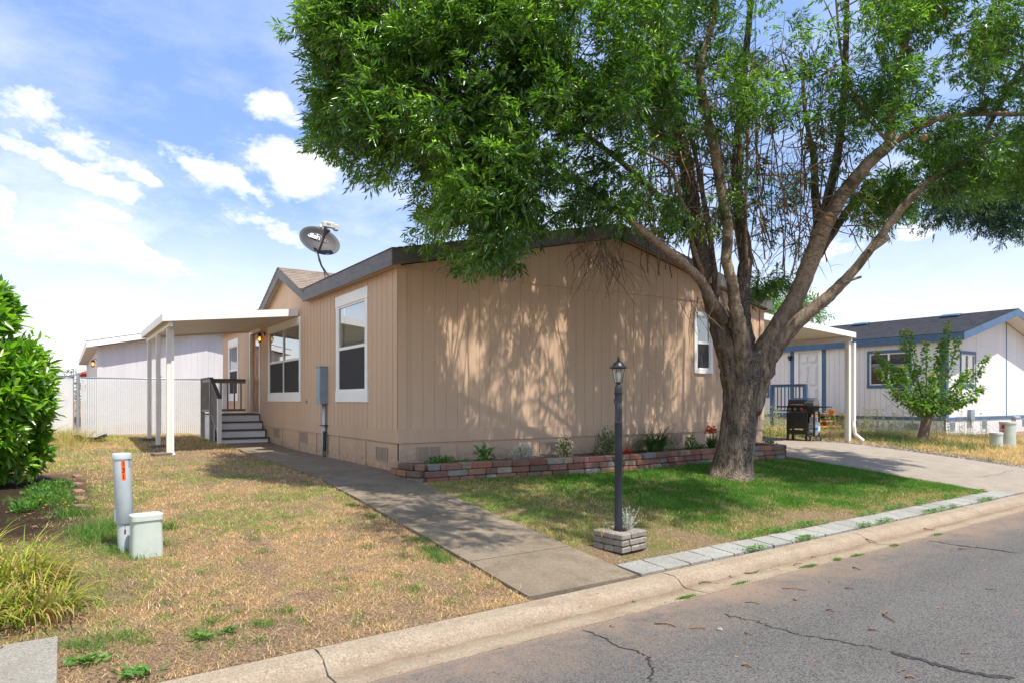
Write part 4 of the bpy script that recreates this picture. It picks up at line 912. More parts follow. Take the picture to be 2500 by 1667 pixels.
spec = [
 ([(1700, 940, 10.95, 70), (1688, 870, 10.93, 72), (1670, 795, 10.9, 68), (1645, 710, 10.9, 56), (1618, 620, 11, 50), (1600, 540, 11.1, 46), (1588, 460, 11.2, 42), (1568, 350, 11.3, 38), (1535, 200, 11.4, 34), (1505, 60, 11.5, 30), (1480, -120, 11.6, 24)], B_),
 ([(1668, 740, 10.75, 34), (1640, 700, 10.6, 34), (1612, 650, 10.4, 30), (1570, 605, 10.2, 27), (1525, 570, 10, 25), (1470, 525, 9.8, 23), (1400, 470, 9.6, 20), (1330, 415, 9.5, 16), (1265, 368, 9.4, 11), (1190, 330, 9.3, 6)], Lm),
 ([(1706, 880, 10.85, 60), (1706, 810, 10.72, 54), (1697, 745, 10.6, 46), (1686, 690, 10.5, 36), (1682, 650, 10.45, 34), (1668, 600, 10.4, 32), (1672, 530, 10.4, 32), (1660, 450, 10.4, 32), (1640, 340, 10.4, 29), (1614, 220, 10.4, 26), (1608, 150, 10.4, 25), (1634, 60, 10.4, 20), (1645, -90, 10.4, 14)], Lm),
 ([(1714, 860, 10.98, 60), (1712, 800, 11.0, 52), (1706, 740, 11.1, 44), (1706, 660, 11.2, 38), (1712, 590, 11.3, 36), (1700, 500, 11.4, 32), (1692, 400, 11.5, 28), (1700, 250, 11.6, 22), (1720, 60, 11.7, 16), (1730, -100, 11.8, 10)], B_),
 ([(1718, 925, 10.95, 84), (1732, 865, 10.92, 84), (1756, 805, 10.88, 74), (1790, 750, 10.82, 62), (1830, 680, 10.8, 54), (1862, 600, 10.8, 52), (1893, 520, 10.7, 48), (1935, 450, 10.7, 44), (1990, 380, 10.6, 38), (2045, 332, 10.6, 34)], Lm),
 ([(2045, 332, 10.6, 32), (2045, 280, 10.6, 28), (2050, 220, 10.7, 26), (2072, 130, 10.8, 24), (2085, 40, 10.9, 22), (2100, -120, 11, 18)], Lm),
 ([(2045, 332, 10.6, 24), (2100, 300, 10.5, 20), (2160, 272, 10.4, 16), (2250, 262, 10.2, 15), (2352, 262, 10, 14), (2460, 250, 9.8, 9)], Lm),
 ([(1820, 700, 11.1, 34), (1860, 620, 11.2, 30), (1905, 545, 11.3, 26), (1950, 480, 11.4, 22), (1996, 425, 11.5, 20)], B_),
 ([(1716, 940, 10.95, 84), (1738, 870, 10.9, 80), (1768, 812, 10.82, 66), (1808, 762, 10.72, 52), (1852, 722, 10.6, 42), (1905, 680, 10.5, 36), (1960, 622, 10.4, 28), (2010, 560, 10.3, 25), (2062, 490, 10.2, 23), (2130, 420, 10.1, 20), (2200, 380, 10, 17), (2252, 350, 9.9, 13), (2290, 300, 9.8, 8)], Lm),
 ([(1868, 600, 11.3, 30), (1878, 520, 11.5, 28), (1872, 440, 11.6, 24), (1868, 360, 11.7, 18), (1850, 260, 11.8, 12), (1840, 120, 11.9, 7)], B_),
 ([(1880, 560, 11.6, 30), (1900, 460, 11.8, 28), (1925, 350, 11.9, 24), (1940, 200, 12, 20), (1945, 0, 12.1, 14), (1950, -120, 12.1, 9)], B_),
 ([(1715, 620, 11, 11), (1712, 500, 10.9, 10), (1715, 400, 10.9, 9), (1718, 280, 10.9, 8), (1730, 120, 10.9, 6)], Lm),
 ([(2045, 335, 10.5, 10), (1995, 270, 10.4, 10), (1950, 190, 10.3, 9), (1930, 110, 10.2, 8), (1920, 0, 10.1, 6)], Lm),
 ([(1620, 640, 10.9, 14), (1590, 560, 10.8, 13), (1560, 440, 10.6, 12), (1530, 380, 10.5, 10), (1440, 330, 10.2, 7)], Lm),
 ([(1645, 700, 10.8, 18), (1640, 620, 10.7, 16), (1620, 480, 10.6, 13), (1590, 330, 10.5, 10), (1560, 260, 10.5, 7)], B_),
 ([(2240, 360, 10, 11), (2262, 310, 10.1, 12), (2310, 220, 10.2, 12), (2352, 150, 10.3, 12), (2420, 90, 10.4, 8)], B_),
 ([(1560, 350, 11.3, 22), (1440, 240, 11, 18), (1300, 160, 10.6, 14), (1150, 90, 10.2, 10), (1000, 60, 9.8, 6)], B_),
 ([(1600, 540, 11.1, 20), (1480, 420, 10.3, 16), (1330, 300, 9.6, 12), (1180, 230, 9.1, 9), (980, 220, 8.7, 5)], B_),
 ([(1330, 415, 9.5, 10), (1240, 420, 9.1, 8), (1150, 450, 8.8, 6), (1080, 500, 8.6, 4)], Lm),
]
paths = []
for pts, m in spec: paths.append(limb('limb', pts, m, 12 if pts[0][3] > 20 else 8, sub=6 if pts[0][3] > 15 else 4))
# pruned stubs and pale cut faces
for (x, y, d, dx, dy, w) in ((1996, 425, 11.5, 8, -6, 20), (2010, 568, 10.25, 30, -22, 14), (1950, 640, 10.35, 28, -4, 6)):
    mb = MB(); a = Vector(DP(x-14, y+10, d)); b = Vector(DP(x+dx, y+dy, d-.05)); mb.tube([a, b], w*1.063*d/F/2, 10); mb.build('limb', M['limb'], TR)
for (x, y, d, w) in ((1904, 498, 10.42, 16), (2122, 318, 10.38, 14), (2003, 419, 11.4, 16)):
    mb = MB(); c = Vector(DP(x, y, d)); n_ = (Vector((0, 0, EYE))-c).normalized(); r_ = w*1.063*d/F/2
    mb.tube([c-n_*.05, c], [r_*1.25, r_], 14); mb.mi = 0; o = mb.build('pruning_scar', M['cut'], TR, bev=.006)
# leaf sub-clusters: dense left mass, thin centre, right mass, and the crown above the frame
def inpoly(x, y, P):
    c = np.zeros(len(x), bool); n = len(P)
    for i in range(n):
        (x1, y1), (x2, y2) = P[i], P[(i+1) % n]
        c ^= ((y1 > y) != (y2 > y)) & (x < (x2-x1)*(y-y1)/(y2-y1+1e-9)+x1)
    return c
def sample(P, n, d0, d1, dens=None):
    P = np.array(P, float); lo, hi = P.min(0), P.max(0); out = []
    while sum(map(len, out)) < n:
        q = lo+rng.random((n*2, 2))*(hi-lo); q = q[inpoly(q[:, 0], q[:, 1], P)]
        if dens is not None: q = q[rng.random(len(q)) < dens(q[:, 0], q[:, 1])]
        out.append(q)
    q = np.concatenate(out)[:n]; d = d0+(d1-d0)*rng.random(n)
    r = np.array([DP(a, b, c) for (a, b), c in zip(q, d)]); return r
P1 = [(722,-150),(724,60),(748,150),(756,230),(732,300),(765,335),(815,365),(870,392),(950,402),(1035,412),(1030,450),(985,490),(985,530),(1030,560),(1085,590),(1130,598),(1172,575),(1195,525),(1300,490),(1420,480),(1490,420),(1500,330),(1540,300),(1560,200),(1530,60),(1500,-150)]
dens1 = lambda x, y: np.clip(.10+2.3*(fnoise(x, y, .013, 31, 2)-.33), .02, 1)*np.where((x > 1215) & (y > 320), .22, 1)*np.where((x > 1180) & (y > 470), .8, 1)
SUNX, SUNY = .09, .46
S = [sample(P1, 820, 8.3, 11.0, dens1), sample(P1, 500, 7.6, 9.0, lambda x, y: dens1(x, y)*np.where(x < 1250, 1, .4))]
P2 = [(1450,-150),(1470,330),(1600,300),(1700,330),(1760,280),(1850,330),(1950,300),(2020,220),(2050,-150)]
S.append(sample(P2, 250, 9.6, 12.8, lambda x, y: np.clip(.25+1.6*(fnoise(x, y, .012, 33, 2)-.3), .04, 1)))
P2b = [(1500,300),(1560,520),(1700,560),(1800,520),(1960,400),(1990,250),(1500,200)]
S.append(sample(P2b, 60, 10.2, 13.2))
S.append(sample([(1330,440),(1290,510),(1560,530),(1570,450),(1480,440)], 34, 9.4, 12.5))
P3 = [(2010,-150),(2020,150),(1990,260),(1985,330),(2060,380),(2130,400),(2180,420),(2260,415),(2352,400),(2480,380),(2480,-150)]
S.append(sample(P3, 330, 9.2, 12.2, lambda x, y: np.clip(.2+1.7*(fnoise(x, y, .012, 35, 2)-.3), .04, 1)))
S.append(sample([(1965,440),(1970,500),(2010,535),(2060,500),(2080,440),(2050,400),(1990,400)], 30, 10.6, 11.6))
S.append(sample([(2140,400),(2130,440),(2240,450),(2380,450),(2420,380)], 26, 9.6, 10.8))
S.append(sample([(1780,650),(1800,600),(1850,560),(1830,640),(1760,690)], 4, 11.5, 12.))
S.append(sample([(1730,640),(1735,690),(1780,680),(1785,640)], 5, 11.3, 11.6))
clus = np.concatenate(S)
def land(c):   # where a cluster's shade falls: on the gable wall (x, z) or on the ground (x, y)
    zw = c[:, 2]-(9.29-c[:, 1])/SUNY; return c[:, 0]-SUNX*(c[:, 2]-zw), zw, c[:, 0]-SUNX*c[:, 2], c[:, 1]+SUNY*c[:, 2]
def thin(c):
    xw, zw, xg, yg = land(c); pk = np.ones(len(c)); n_ = fnoise(xw, zw*.5, 1.1, 77, 2)
    on = (zw > .0) & (zw < 3.0)
    main = on & (xw > 4.8) & (xw < 7.6); pk[main] = np.where(n_[main] > .40, .03, .36)
    side = on & (xw > 8.6) & (xw < 11.6); pk[side] = np.where(n_[side] > .50, .06, .6)
    return c[rng.random(len(c)) < pk]
clus = thin(clus)
# crown above the frame (shades the yard): flattened ellipsoid shell
q = rv(5200)*np.cbrt(rng.random((5200, 1)))**.7; q = q*np.array([6.6, 4.9, 3.0])+np.array([8.8, 7.0, 7.6])
dd = q[:, 0]*VW[0]+q[:, 1]*VW[1]; py = 975-F*(q[:, 2]-EYE)/dd; q = q[(py < -90) & (q[:, 1] > 2.6)]
xw, zw, xg, yg = land(q); q = q[((zw > 0) | (yg > 5.25+.5*(fnoise(q[:, 0], q[:, 2], .7, 5, 2)-.5))) & (xg > 2.9) & ((yg > 5.2) | (xg > 9.5))]
gap = fnoise(q[:, 0], q[:, 1]+q[:, 2]*.6, .55, 41, 2); q = thin(q[gap > .51])[:620]; q = q[(q[:, 0] > 6.3) | (rng.random(len(q)) < .35)]
# low outer crown over the front walk and the near lawn
xg = 2.95+4.6*rng.random(420); yg = 5.35+3.6*rng.random(420); hz_ = 5.2+2.6*rng.random(420)
q2 = np.c_[xg+SUNX*hz_, yg-SUNY*hz_, hz_]; dd = q2[:, 0]*VW[0]+q2[:, 1]*VW[1]; py = 975-F*(q2[:, 2]-EYE)/dd; q2 = q2[(py < -110) & (fnoise(xg, yg, 1.2, 88, 2) > .42)][:150]
topc = np.concatenate([q, q2])
edge = []
for (a, b) in zip(P1, P1[1:]):
    if min(a[1], b[1]) < -140 or a[0] > 1420: continue
    L0 = math.hypot(b[0]-a[0], b[1]-a[1])
    for k in range(int(L0/15)): u = random.random(); edge.append(DP(a[0]+(b[0]-a[0])*u+random.gauss(-6, 13), a[1]+(b[1]-a[1])*u+random.gauss(8, 14), random.uniform(8.2, 10)))
edge = np.array(edge)
def crown(name, cl, ns, L, stem, r, parent, mat, n=9, outc=None):
    N = len(cl); base = np.repeat(cl, ns, 0); o = rv(N*ns)*(rng.random((N*ns, 1))**.6)*r*np.array([1, 1, .8])
    axis = np.repeat(nrm(cl-outc+rng.normal(size=(N, 3))*1.2), ns, 0)
    C = base+o; D = nrm(o)*.75+axis*.75+rng.normal(size=o.shape)*.3+np.array([0, 0, -.28])
    Pp, Dd = sprays(C, D, n, L, stem); tone = np.tile(np.repeat(.55*rng.random(N)+.9*np.clip(fnoise(cl[:, 0], cl[:, 2]+cl[:, 1]*.5, 1.1, 91, 2)-.25, 0, 1), ns), n); lv = np.clip(.05+tone*.62+rng.normal(size=len(Pp))*.16, 0, 1)
    return leaves(name, Pp, Dd, L*(.75+.5*rng.random(len(Pp))), L*.22, mat, parent, lv)
ctr = np.array([8.9, 7.2, 5.0])
crown('crown', clus, 20, .105, .14, .25, TR, M['ash'], 9, ctr)
crown('crown', edge, 7, .11, .17, .16, TR, M['ash'], 9, ctr)
crown('crown', topc, 9, .15, .2, .42, TR, M['ash'], 7, ctr)
# fine twigs: from the nearest limb towards clusters, plus bare hanging ones in the thin centre
allp = np.array([p[:] for P, W in paths for p in P])
mb = MB(); idx = rng.choice(len(clus), 330, replace=False)
for i in idx:
    c = Vector(clus[i]); dl = np.linalg.norm(allp-clus[i], axis=1); j = int(rng.choice(np.argsort(dl)[:14])); a = Vector(allp[j]); ln = (c-a).length
    if ln > 2.6: a = c+(a-c).normalized()*1.6; ln = 1.6
    m = a.lerp(c, .5)+Vector((random.gauss(0, .12), random.gauss(0, .12), ln*.10)); mb.tube([a, a.lerp(m, .5)+Vector((0, 0, .03*ln)), m, m.lerp(c, .55), c], [.006+.005*ln, .006+.003*ln, .006, .004, .002], 4, caps=False)
    for k in range(3):
        e = c+Vector((random.gauss(0, .25), random.gauss(0, .25), random.gauss(-.05, .2))); mb.tube([m.lerp(c, .3+.2*k), (m.lerp(c, .5)+e)/2+Vector((0, 0, .05)), e], [.004, .003, .0015], 3, caps=False)
for i in range(420):    # bare twigs in the shaded centre
    x = random.uniform(1420, 1960); y = random.uniform(150, 560); d = random.uniform(10, 12.3); a = Vector(DP(x, y, d)); P = [a]; v = Vector((random.gauss(0, .5), random.gauss(0, .3), random.uniform(-.5, .7))).normalized()
    for k in range(5): v = (v+Vector((random.gauss(0, .35), random.gauss(0, .3), random.gauss(-.05, .3)))).normalized(); P.append(P[-1]+v*random.uniform(.12, .24))
    mb.tube(P, [.011, .010, .008, .006, .004, .003], 4, caps=False)
    for k in range(3): b = P[random.randint(1, 4)]; w = (v+Vector((random.gauss(0, .7), random.gauss(0, .6), random.gauss(0, .6)))).normalized()*.3; mb.tube([b, b+w*.5+Vector((0, 0, .02)), b+w], [.004, .003, .0015], 3, caps=False)
for i in range(80):     # long straight upright whips and drooping ones
    x = random.uniform(1480, 1900); y = random.uniform(420, 640); d = random.uniform(10.6, 12.4); a = Vector(DP(x, y, d)); t_ = Vector(DP(x+random.uniform(-60, 60), y-random.uniform(150, 420), d))
    mb.tube([a, a.lerp(t_, .4)+Vector((random.gauss(0, .06), 0, 0)), a.lerp(t_, .75)+Vector((random.gauss(0, .08), 0, 0)), t_], [.012, .010, .007, .004], 5, caps=False)
for i in range(84):     # hanging bare tips over the gable and beside the trunk
    g = random.choice([(1390, 570, 9.6), (1400, 590, 9.6), (1385, 580, 9.6), (1380, 560, 9.7), (1350, 530, 9.5), (1600, 690, 10.3), (1825, 560, 11.6), (1800, 520, 11.4), (1400, 540, 9.8)]); a = Vector(DP(g[0]+random.gauss(0, 25), g[1]+random.gauss(0, 12), g[2])); P = [a]; v = Vector((random.gauss(0, .5), random.gauss(0, .3), -.4))
    for k in range(5): v = (v*.8+Vector((random.gauss(0, .25), random.gauss(0, .2), random.gauss(-.18, .12)))).normalized(); P.append(P[-1]+v*random.uniform(.08, .19))
    mb.tube(P, [.008, .007, .006, .005, .004, .002], 3, caps=False)
mb.build('twigs', M['twigbrown'], TR, fix=False)
bc = np.array([DP(2180+random.gauss(0, 90), 90+random.gauss(0, 35), 10.0+random.random()) for _ in range(14)]+[DP(1480+random.gauss(0, 60), 330+random.gauss(0, 40), 10) for _ in range(5)])
mb = MB()
for c in bc:
    P = [Vector(c)]; v = Vector((-.6, .3, -.1))
    for k in range(5): v = (v+Vector((random.gauss(0, .4), random.gauss(0, .3), random.gauss(0, .35)))).normalized(); P.append(P[-1]+v*.16)
    mb.tube(P, [.009, .008, .006, .005, .004, .002], 4, caps=False)
mb.chunks('dead_twig', M['cut'], TR, fix=False)

# ---------- other trees ----------
def cluster_tree(name, label, loc, crowns, mat, trunk, L=.12, ns=12, n=7, r=.4, group=None, wr=.22, seed=1, tw=True, fat=False):
    T = thing(name, loc, label, 'tree', group)
    if trunk:
        mb = MB(); mb.tube(cat(trunk[0], 4), list(np.interp(np.arange(len(trunk[0])*4-3)/4, range(len(trunk[0])), trunk[1])), 12, jit=.1); mb.build('trunk', M['bark'], T, True)
    cl = []
    for (c, rad, cnt) in crowns:
        u = rv(cnt)*(rng.random((cnt, 1))**.45); cl.append(np.array(c)+u*np.array(rad))
    cl = np.concatenate(cl); N = len(cl); C = np.repeat(cl, ns, 0); o = rv(N*ns)*(rng.random((N*ns, 1))**.6)*r; D = nrm(o)+np.array([0, 0, -.1])+rng.normal(size=o.shape)*.3
    P, Dd = sprays(C+o, D, n, L, L*1.4); lv = np.clip(np.tile(np.repeat(rng.random(N)*.7+.1, ns), n)+rng.normal(size=len(P))*.15, 0, 1)
    leaves('crown', P, Dd, L*(.7+.6*rng.random(len(P))), L*wr, mat, T, lv)
    return T, cl
c1 = dep(2400, 470, 17.5); c2 = dep(2300, 500, 17.2); c3 = dep(2470, 540, 18); c4 = dep(2560, 420, 18.5)
cluster_tree('cedar_tree', 'dark blue-green tree whose branches hang in from the right over the white house', (24., 6.2, -.2),
  [(c1, (1.3, 1.3, .55), 70), (c2, (.6, .9, .42), 34), (dep(2420, 505, 17.6), (.9, .9, .4), 50), (c3, (.6, .8, .45), 30), (c4, (1.4, 1.4, 1.3), 50), ((23.5, 6.8, 7.6), (2.6, 2.4, 2.2), 90), (dep(2400, 360, 18), (1.2, 1.2, .7), 26)], M['bluegreen'],
  ([(24., 6.2, -.3), (24.05, 6.2, 2), (23.9, 6.3, 4.5), (23.6, 6.6, 7.5)], [.28, .22, .17, .08]), L=.13, ns=11, n=9, r=.36)
a = dep(1905, 752, 36); cluster_tree('distant_tree', 'bright green tree top showing behind the carport', (a[0], a[1], 0), [((a[0], a[1], a[2]-.6), (1.9, 1.5, 1.6), 60), (dep(1960, 760, 36), (.9, .9, .6), 18)], M['fargreen'], ([(a[0], a[1], -.2), (a[0], a[1], a[2]-1)], [.2, .1]), L=.3, ns=9, n=5, r=.6)
a = dep(172, 905, 34); cluster_tree('distant_bush', 'small blue-green bush far behind the slatted fence', (a[0], a[1], 0), [((a[0], a[1], a[2]-.9), (1.0, .9, 1.1), 36)], M['bluegreen'], ([(a[0], a[1], -.2), (a[0], a[1], a[2]-1)], [.08, .04]), L=.16, ns=8, n=5, r=.35)
for o in list(bpy.data.objects):
    if o.name.startswith('distant_bush'): o['category'] = 'bush'

# young maple by the driveway
mp = dep(2258, 1077, 18.0); mz = g1(mp[0], mp[1]); mp = (mp[0], mp[1], mz)
T = thing('maple_sapling', mp, 'young maple with upright leafy shoots beside the driveway', 'tree')
mb = MB(); P = [Vector(mp)+Vector((-.10, .05, -.05)), Vector(mp)+Vector((-.02, 0, .35)), Vector(mp)+Vector((.06, -.02, .72)), Vector(mp)+Vector((.08, -.02, 1.1))]; mb.tube(cat(P, 4), list(np.interp(np.arange(13)/4, range(4), [.155, .125, .13, .07])), 14, jit=.12)
mb.build('trunk', M['twigbrown'], T, True)
tips = [((1275,300), .3), ((1340,310), .2), ((1485,400), -.2), ((1620,400), .1), ((1680,255), 0), ((1060,500), .2), ((1050,640), -.1), ((2030,535), -.2), ((1990,820), .2), ((1930,905), -.2), ((1265,610), -.5), ((1770,380), .2), ((1540,700), -.7), ((1800,700), -.4), ((1400,600), .4), ((1860,660), .4), ((1230,860), -.3), ((1600,560), .5), ((1160,590), .3), ((1700,1000), -.4), ((1380,960), -.5), ((1480,980), -.6), ((1800,940), .3)]
mb = MB(); Cs = []; Ds = []; lvs = []
b0 = Vector(mp)+Vector((.07, -.02, .78))
for (q, dd_) in tips:
    e = Vector(dep(1850+q[0]/3.618, 720+q[1]/3.618, 17.9+dd_)); s0 = b0+Vector((0, 0, random.uniform(0, .25))); d_ = e-s0
    m1 = s0+Vector((d_.x*.45, d_.y*.45, d_.z*.25)); m2 = s0+Vector((d_.x*.8, d_.y*.8, d_.z*.65)); P = cat([s0, m1, m2, e], 8); mb.tube(P, list(np.linspace(.022, .004, len(P))), 6, caps=False)
    L_ = d_.length
    for k in range(int(125*L_)):
        u = random.random()**.75; j = min(int(u*(len(P)-1)), len(P)-2); c = P[j].lerp(P[j+1], random.random()); rad = (.04+.19*(1-u)**.9); o = Vector((random.gauss(0, 1), random.gauss(0, 1), random.gauss(0, .7))).normalized()*rad*random.random()**.5
        Cs.append(c+o); Ds.append(o.normalized()+Vector((0, 0, -.25))); lvs.append(.92 if (u > .975) else min(.72, max(0, random.gauss(.33, .17))))
mb.build('branches', M['twigbrown'], T, True)
leaves('crown', np.array(Cs), np.array(Ds), .07+.045*rng.random(len(Cs)), .06, M['maple'], T, np.array(lvs), fat=True, fold=.1)
mb = MB(); e = Vector(dep(1850+1100/3.618, 720+870/3.618, 17.8)); mb.tube(cat([b0, b0.lerp(e, .5)+Vector((0, 0, -.10)), e], 5), .005, 4); e2 = e+Vector((0, 0, -.25)); mb.tube(cat([b0, b0.lerp(e2, .5)+Vector((0, 0, -.1)), e], 5), .005, 4); mb.build('bare_shoots', M['twigbrown'], T)

# laurel hedge on the left
hc = np.array([-1.22, 10.9]); T = thing('laurel_shrub', (hc[0], hc[1], 0), 'tall glossy laurel shrub at the left edge', 'shrub')
C = []; D = []
for (c, r_, cnt) in (((-1.60, 10.9, 1.35), (1.30, 1.25, 1.36), 3900), ((-.84, 10.9, .80), (.70, .9, .80), 1400), ((-1.10, 10.8, 2.0), (.62, .8, .66), 900), ((-.80, 10.7, 1.30), (.70, .8, .68), 1000)):
    u = rv(cnt)*(1-.35*rng.random((cnt, 1))**1.6); p = np.array(c)+u*np.array(r_)*(1+.24*(fnoise(u[:, 0]*3+9, u[:, 2]*3+u[:, 1]*2, 1.4, 51)-.5)[:, None]*2); k = (p[:, 2] > .12) & (fnoise(p[:, 0]*2+p[:, 1], p[:, 2]*2, 1.6, 57, 2) > .33); C.append(p[k]); D.append(u[k])
C = np.concatenate(C); D = nrm(np.concatenate(D))
# whorls of five leaves
Pw = []; Dw = []
for k in range(5): Pw.append(C+rng.normal(size=C.shape)*.02); Dw.append(D*.7+rv(len(C))*.8+np.array([0, 0, .30]))
Pw = np.concatenate(Pw); Dw = np.concatenate(Dw); lv = np.clip(np.tile(.15+.5*fnoise(C[:, 0]*3, C[:, 2]*3+C[:, 1], 1., 58, 2), 5)+.26*rng.normal(size=len(Pw)), 0, 1)
leaves('foliage', Pw, Dw, .165*(.65+.6*rng.random(len(Pw))), .058, M['laurel'], T, lv, fat=True, fold=.2)
# young shoots standing out of the shrub
i_ = rng.choice(len(C), 150, replace=False); Cs_, Ds_h = [], []
for i in i_:
    d_ = D[i]*.6+np.array([random.gauss(0, .3), random.gauss(0, .3), .7]); d_ /= np.linalg.norm(d_)
    for k in range(9): Cs_.append(C[i]+d_*(.05+.028*k)); Ds_h.append(d_*.7+rv(1)[0]*.9)
leaves('young_shoots', np.array(Cs_), np.array(Ds_h), .11, .04, M['laurel'], T, .6+.4*rng.random(len(Cs_)), fat=True)
mb = MB()
for k in range(14):
    a_ = random.uniform(0, 6.28); e = Vector((-1.25+.8*math.cos(a_), 10.9+.8*math.sin(a_), random.uniform(1.2, 2.2))); s0 = Vector((-1.25+.3*math.cos(a_), 10.9+.3*math.sin(a_), -.02)); mb.tube(cat([s0, s0.lerp(e, .5)+Vector((0, 0, .2)), e], 4), list(np.linspace(.035, .01, 9)), 6)
mb.build('stems', M['twigbrown'], T, True)

# ---------- strap-leaf clumps and bed plants ----------
def strap(name, label, c, n, L, w, spread, cols, cat_='plant', group=None, droop=1., parent=None, tall=1.):
    """arching strap leaves as ribbons"""
    T = parent or thing(name, c, label, cat_, group); V = []; Fq = []; K = []
    for i in range(n):
        a = random.uniform(0, 6.283); r0 = random.random()**.5*spread; b = Vector(c)+Vector((math.cos(a)*r0, math.sin(a)*r0, 0)); a2 = a+random.gauss(0, .7); h = Vector((math.cos(a2), math.sin(a2), 0)); s_ = Vector((-h.y, h.x, 0)); l = L*random.uniform(.55, 1.15); ln = random.uniform(.35, 1.05) if L < .8 else random.uniform(.15, .75); col = np.array(cols[int(random.random()**1.2*len(cols))])*random.uniform(.8, 1.2); k0 = len(V); m = 7
        p = b; th = R(90)-ln*.6
        for j in range(m):
            u = j/(m-1); ww = w*(1-u**2.2)*.5+.0006; V += [p-s_*ww, p+s_*ww]; K += [col*(1 if u < .8 else 1.05)]*2
            p = p+(h*math.cos(th)+Vector((0, 0, math.sin(th)*tall)))*l/(m-1); th -= droop*ln*2.6/(m-1)*(.4+u*1.2)
        Fq += [(k0+2*j, k0+2*j+1, k0+2*j+3, k0+2*j+2) for j in range(m-1)]
    np_mesh('leaves', np.array([v[:] for v in V]), np.array(Fq), M['blade'], T, cl=np.array(K)); return T
YG = [(.22, .30, .03), (.30, .36, .04), (.42, .40, .06), (.16, .26, .03), (.50, .40, .10), (.36, .22, .09)]
DR = [(.40, .28, .12), (.30, .20, .09), (.45, .34, .16), (.24, .26, .05)]
for i, (x, y, n_, L_, cols, lb) in enumerate((
  (-.72, 6.2, 460, .50, YG, 'large yellow-green strap-leaf clump arching highest at the left edge'),
  (-.26, 5.85, 280, .42, YG+DR, 'yellow-green strap-leaf clump with its tips arching onto the lawn'),
  (-.42, 5.45, 300, .34, YG[:4]+DR, 'half-dried strap-leaf clump just behind the corner of the concrete slab'),
  (-.86, 5.55, 260, .36, YG, 'green strap-leaf clump over the back edge of the concrete slab'),
  (-.16, 5.30, 260, .34, YG+DR[:2], 'yellow-green strap-leaf clump closest to the lawn at the slab corner'),
  (-.62, 5.12, 280, .36, YG[:5], 'bright green strap-leaf clump nearest the bottom-left corner'),
  (-.38, 5.95, 320, .46, YG, 'yellowing strap-leaf clump in the middle of the left-edge group'),
  (-1.15, 7.0, 260, .50, YG, 'strap-leaf clump farthest back, cut by the left edge'))):
    strap('strap_leaf_clump', lb, (x, y, g1(x, y)), n_, L_, .010, .26, cols, droop=1.35, group='strap-leaf clumps by the left edge')
def bush(name, label, c, r_, n, L, W, mat, fat=True, stems=8, cat_='plant', up=.3, parent=None, nm='foliage', lvr=(0, 1)):
    T = parent or thing(name, c, label, cat_); u = rv(n)*(rng.random((n, 1))**.5); u[:, 2] = np.abs(u[:, 2]); P = np.array(c)+u*np.array(r_)
    leaves(nm, P, u+rv(n)*.6+np.array([0, 0, up]), L*(.7+.6*rng.random(n)), W, mat, T, lvr[0]+(lvr[1]-lvr[0])*rng.random(n), fat=fat)
    if stems:
        mb = MB()
        for k in range(stems): e = Vector(c)+Vector((random.gauss(0, .4)*r_[0], random.gauss(0, .4)*r_[1], r_[2]*random.uniform(.5, .95))); mb.tube([Vector(c)+Vector((0, 0, -.02)), Vector(c).lerp(e, .5)+Vector((0, 0, .02)), e], [.006, .005, .003], 5)
        mb.build('stems', M['twigbrown'], T)
    return T
BZ = .13
def bed(px, Yb=8.85): return (onY(px, 1090, Yb)[0], Yb, BZ)
bush('bed_plant', 'low dark green herb at the left end of the block-edged bed', bed(1078, 8.75), (.28, .16, .13), 420, .05, .02, M['herb'])
bush('bed_plant', 'upright broad-leaved green seedling in the bed below the gable', bed(1184), (.13, .1, .24), 90, .12, .055, M['herb'], up=-.4, lvr=(.5, 1))
bush('bed_plant', 'low light green seedlings between the herb and the broad-leaved plant', bed(1140, 8.7), (.14, .1, .06), 90, .05, .025, M['herb'], lvr=(.5, 1))
bush('bed_plant', 'silvery mounded plant in the bed', bed(1277), (.24, .16, .26), 900, .05, .010, M['silver'])
T = bush('bed_plant', 'cream-flowered plant beside the square vent', bed(1378, 8.8), (.17, .14, .30), 160, .05, .02, M['herb'], stems=12)
bush('x', '', bed(1378, 8.8), (.2, .15, .38), 110, .045, .035, M['cream_petal'], parent=T, nm='flowers', stems=0)
T = bush('bed_plant', 'leggy grey-green plant just left of the lamp post', bed(1483, 8.85), (.30, .16, .48), 620, .06, .014, M['herb'], stems=14)
bush('x', '', bed(1478, 8.85), (.2, .1, .62), 160, .04, .012, M['silver'], parent=T, nm='flower_spikes', stems=0)
bush('bed_plant', 'small dark red-leaved plant to the right of the lamp post', bed(1532, 8.7), (.08, .07, .09), 60, .05, .03, M['red_petal'], stems=3)
strap('ornamental_grass', 'large dark green ornamental grass tuft in the bed', bed(1600, 8.8), 560, .64, .009, .12, [(.04, .10, .022), (.06, .14, .03), (.03, .08, .018), (.09, .16, .04)], 'grass', droop=1.75)
bush('bed_plant', 'small bushy herb between the grass tuft and the red flowers', bed(1688, 8.8), (.14, .12, .28), 260, .045, .02, M['herb'])
bush('bed_plant', 'spreading low herb left of the red flowers', bed(1712, 8.7), (.16, .1, .10), 140, .045, .018, M['herb'], stems=4)
c = bed(1737, 8.8); T = strap('bed_plant', 'red-flowered plant with sword leaves left of the ash trunk', c, 60, .32, .024, .05, [(.05, .13, .03), (.08, .18, .04)], 'plant', droop=.35)
bush('x', '', (c[0], c[1], c[2]+.30), (.16, .10, .14), 120, .045, .03, M['red_petal'], parent=T, nm='flowers', stems=0)
mb = MB()
for k in range(9): e = Vector(c)+Vector((random.gauss(.02, .10), random.gauss(0, .06), random.uniform(.34, .46))); mb.tube([Vector(c), Vector(c).lerp(e, .6), e], .004, 5)
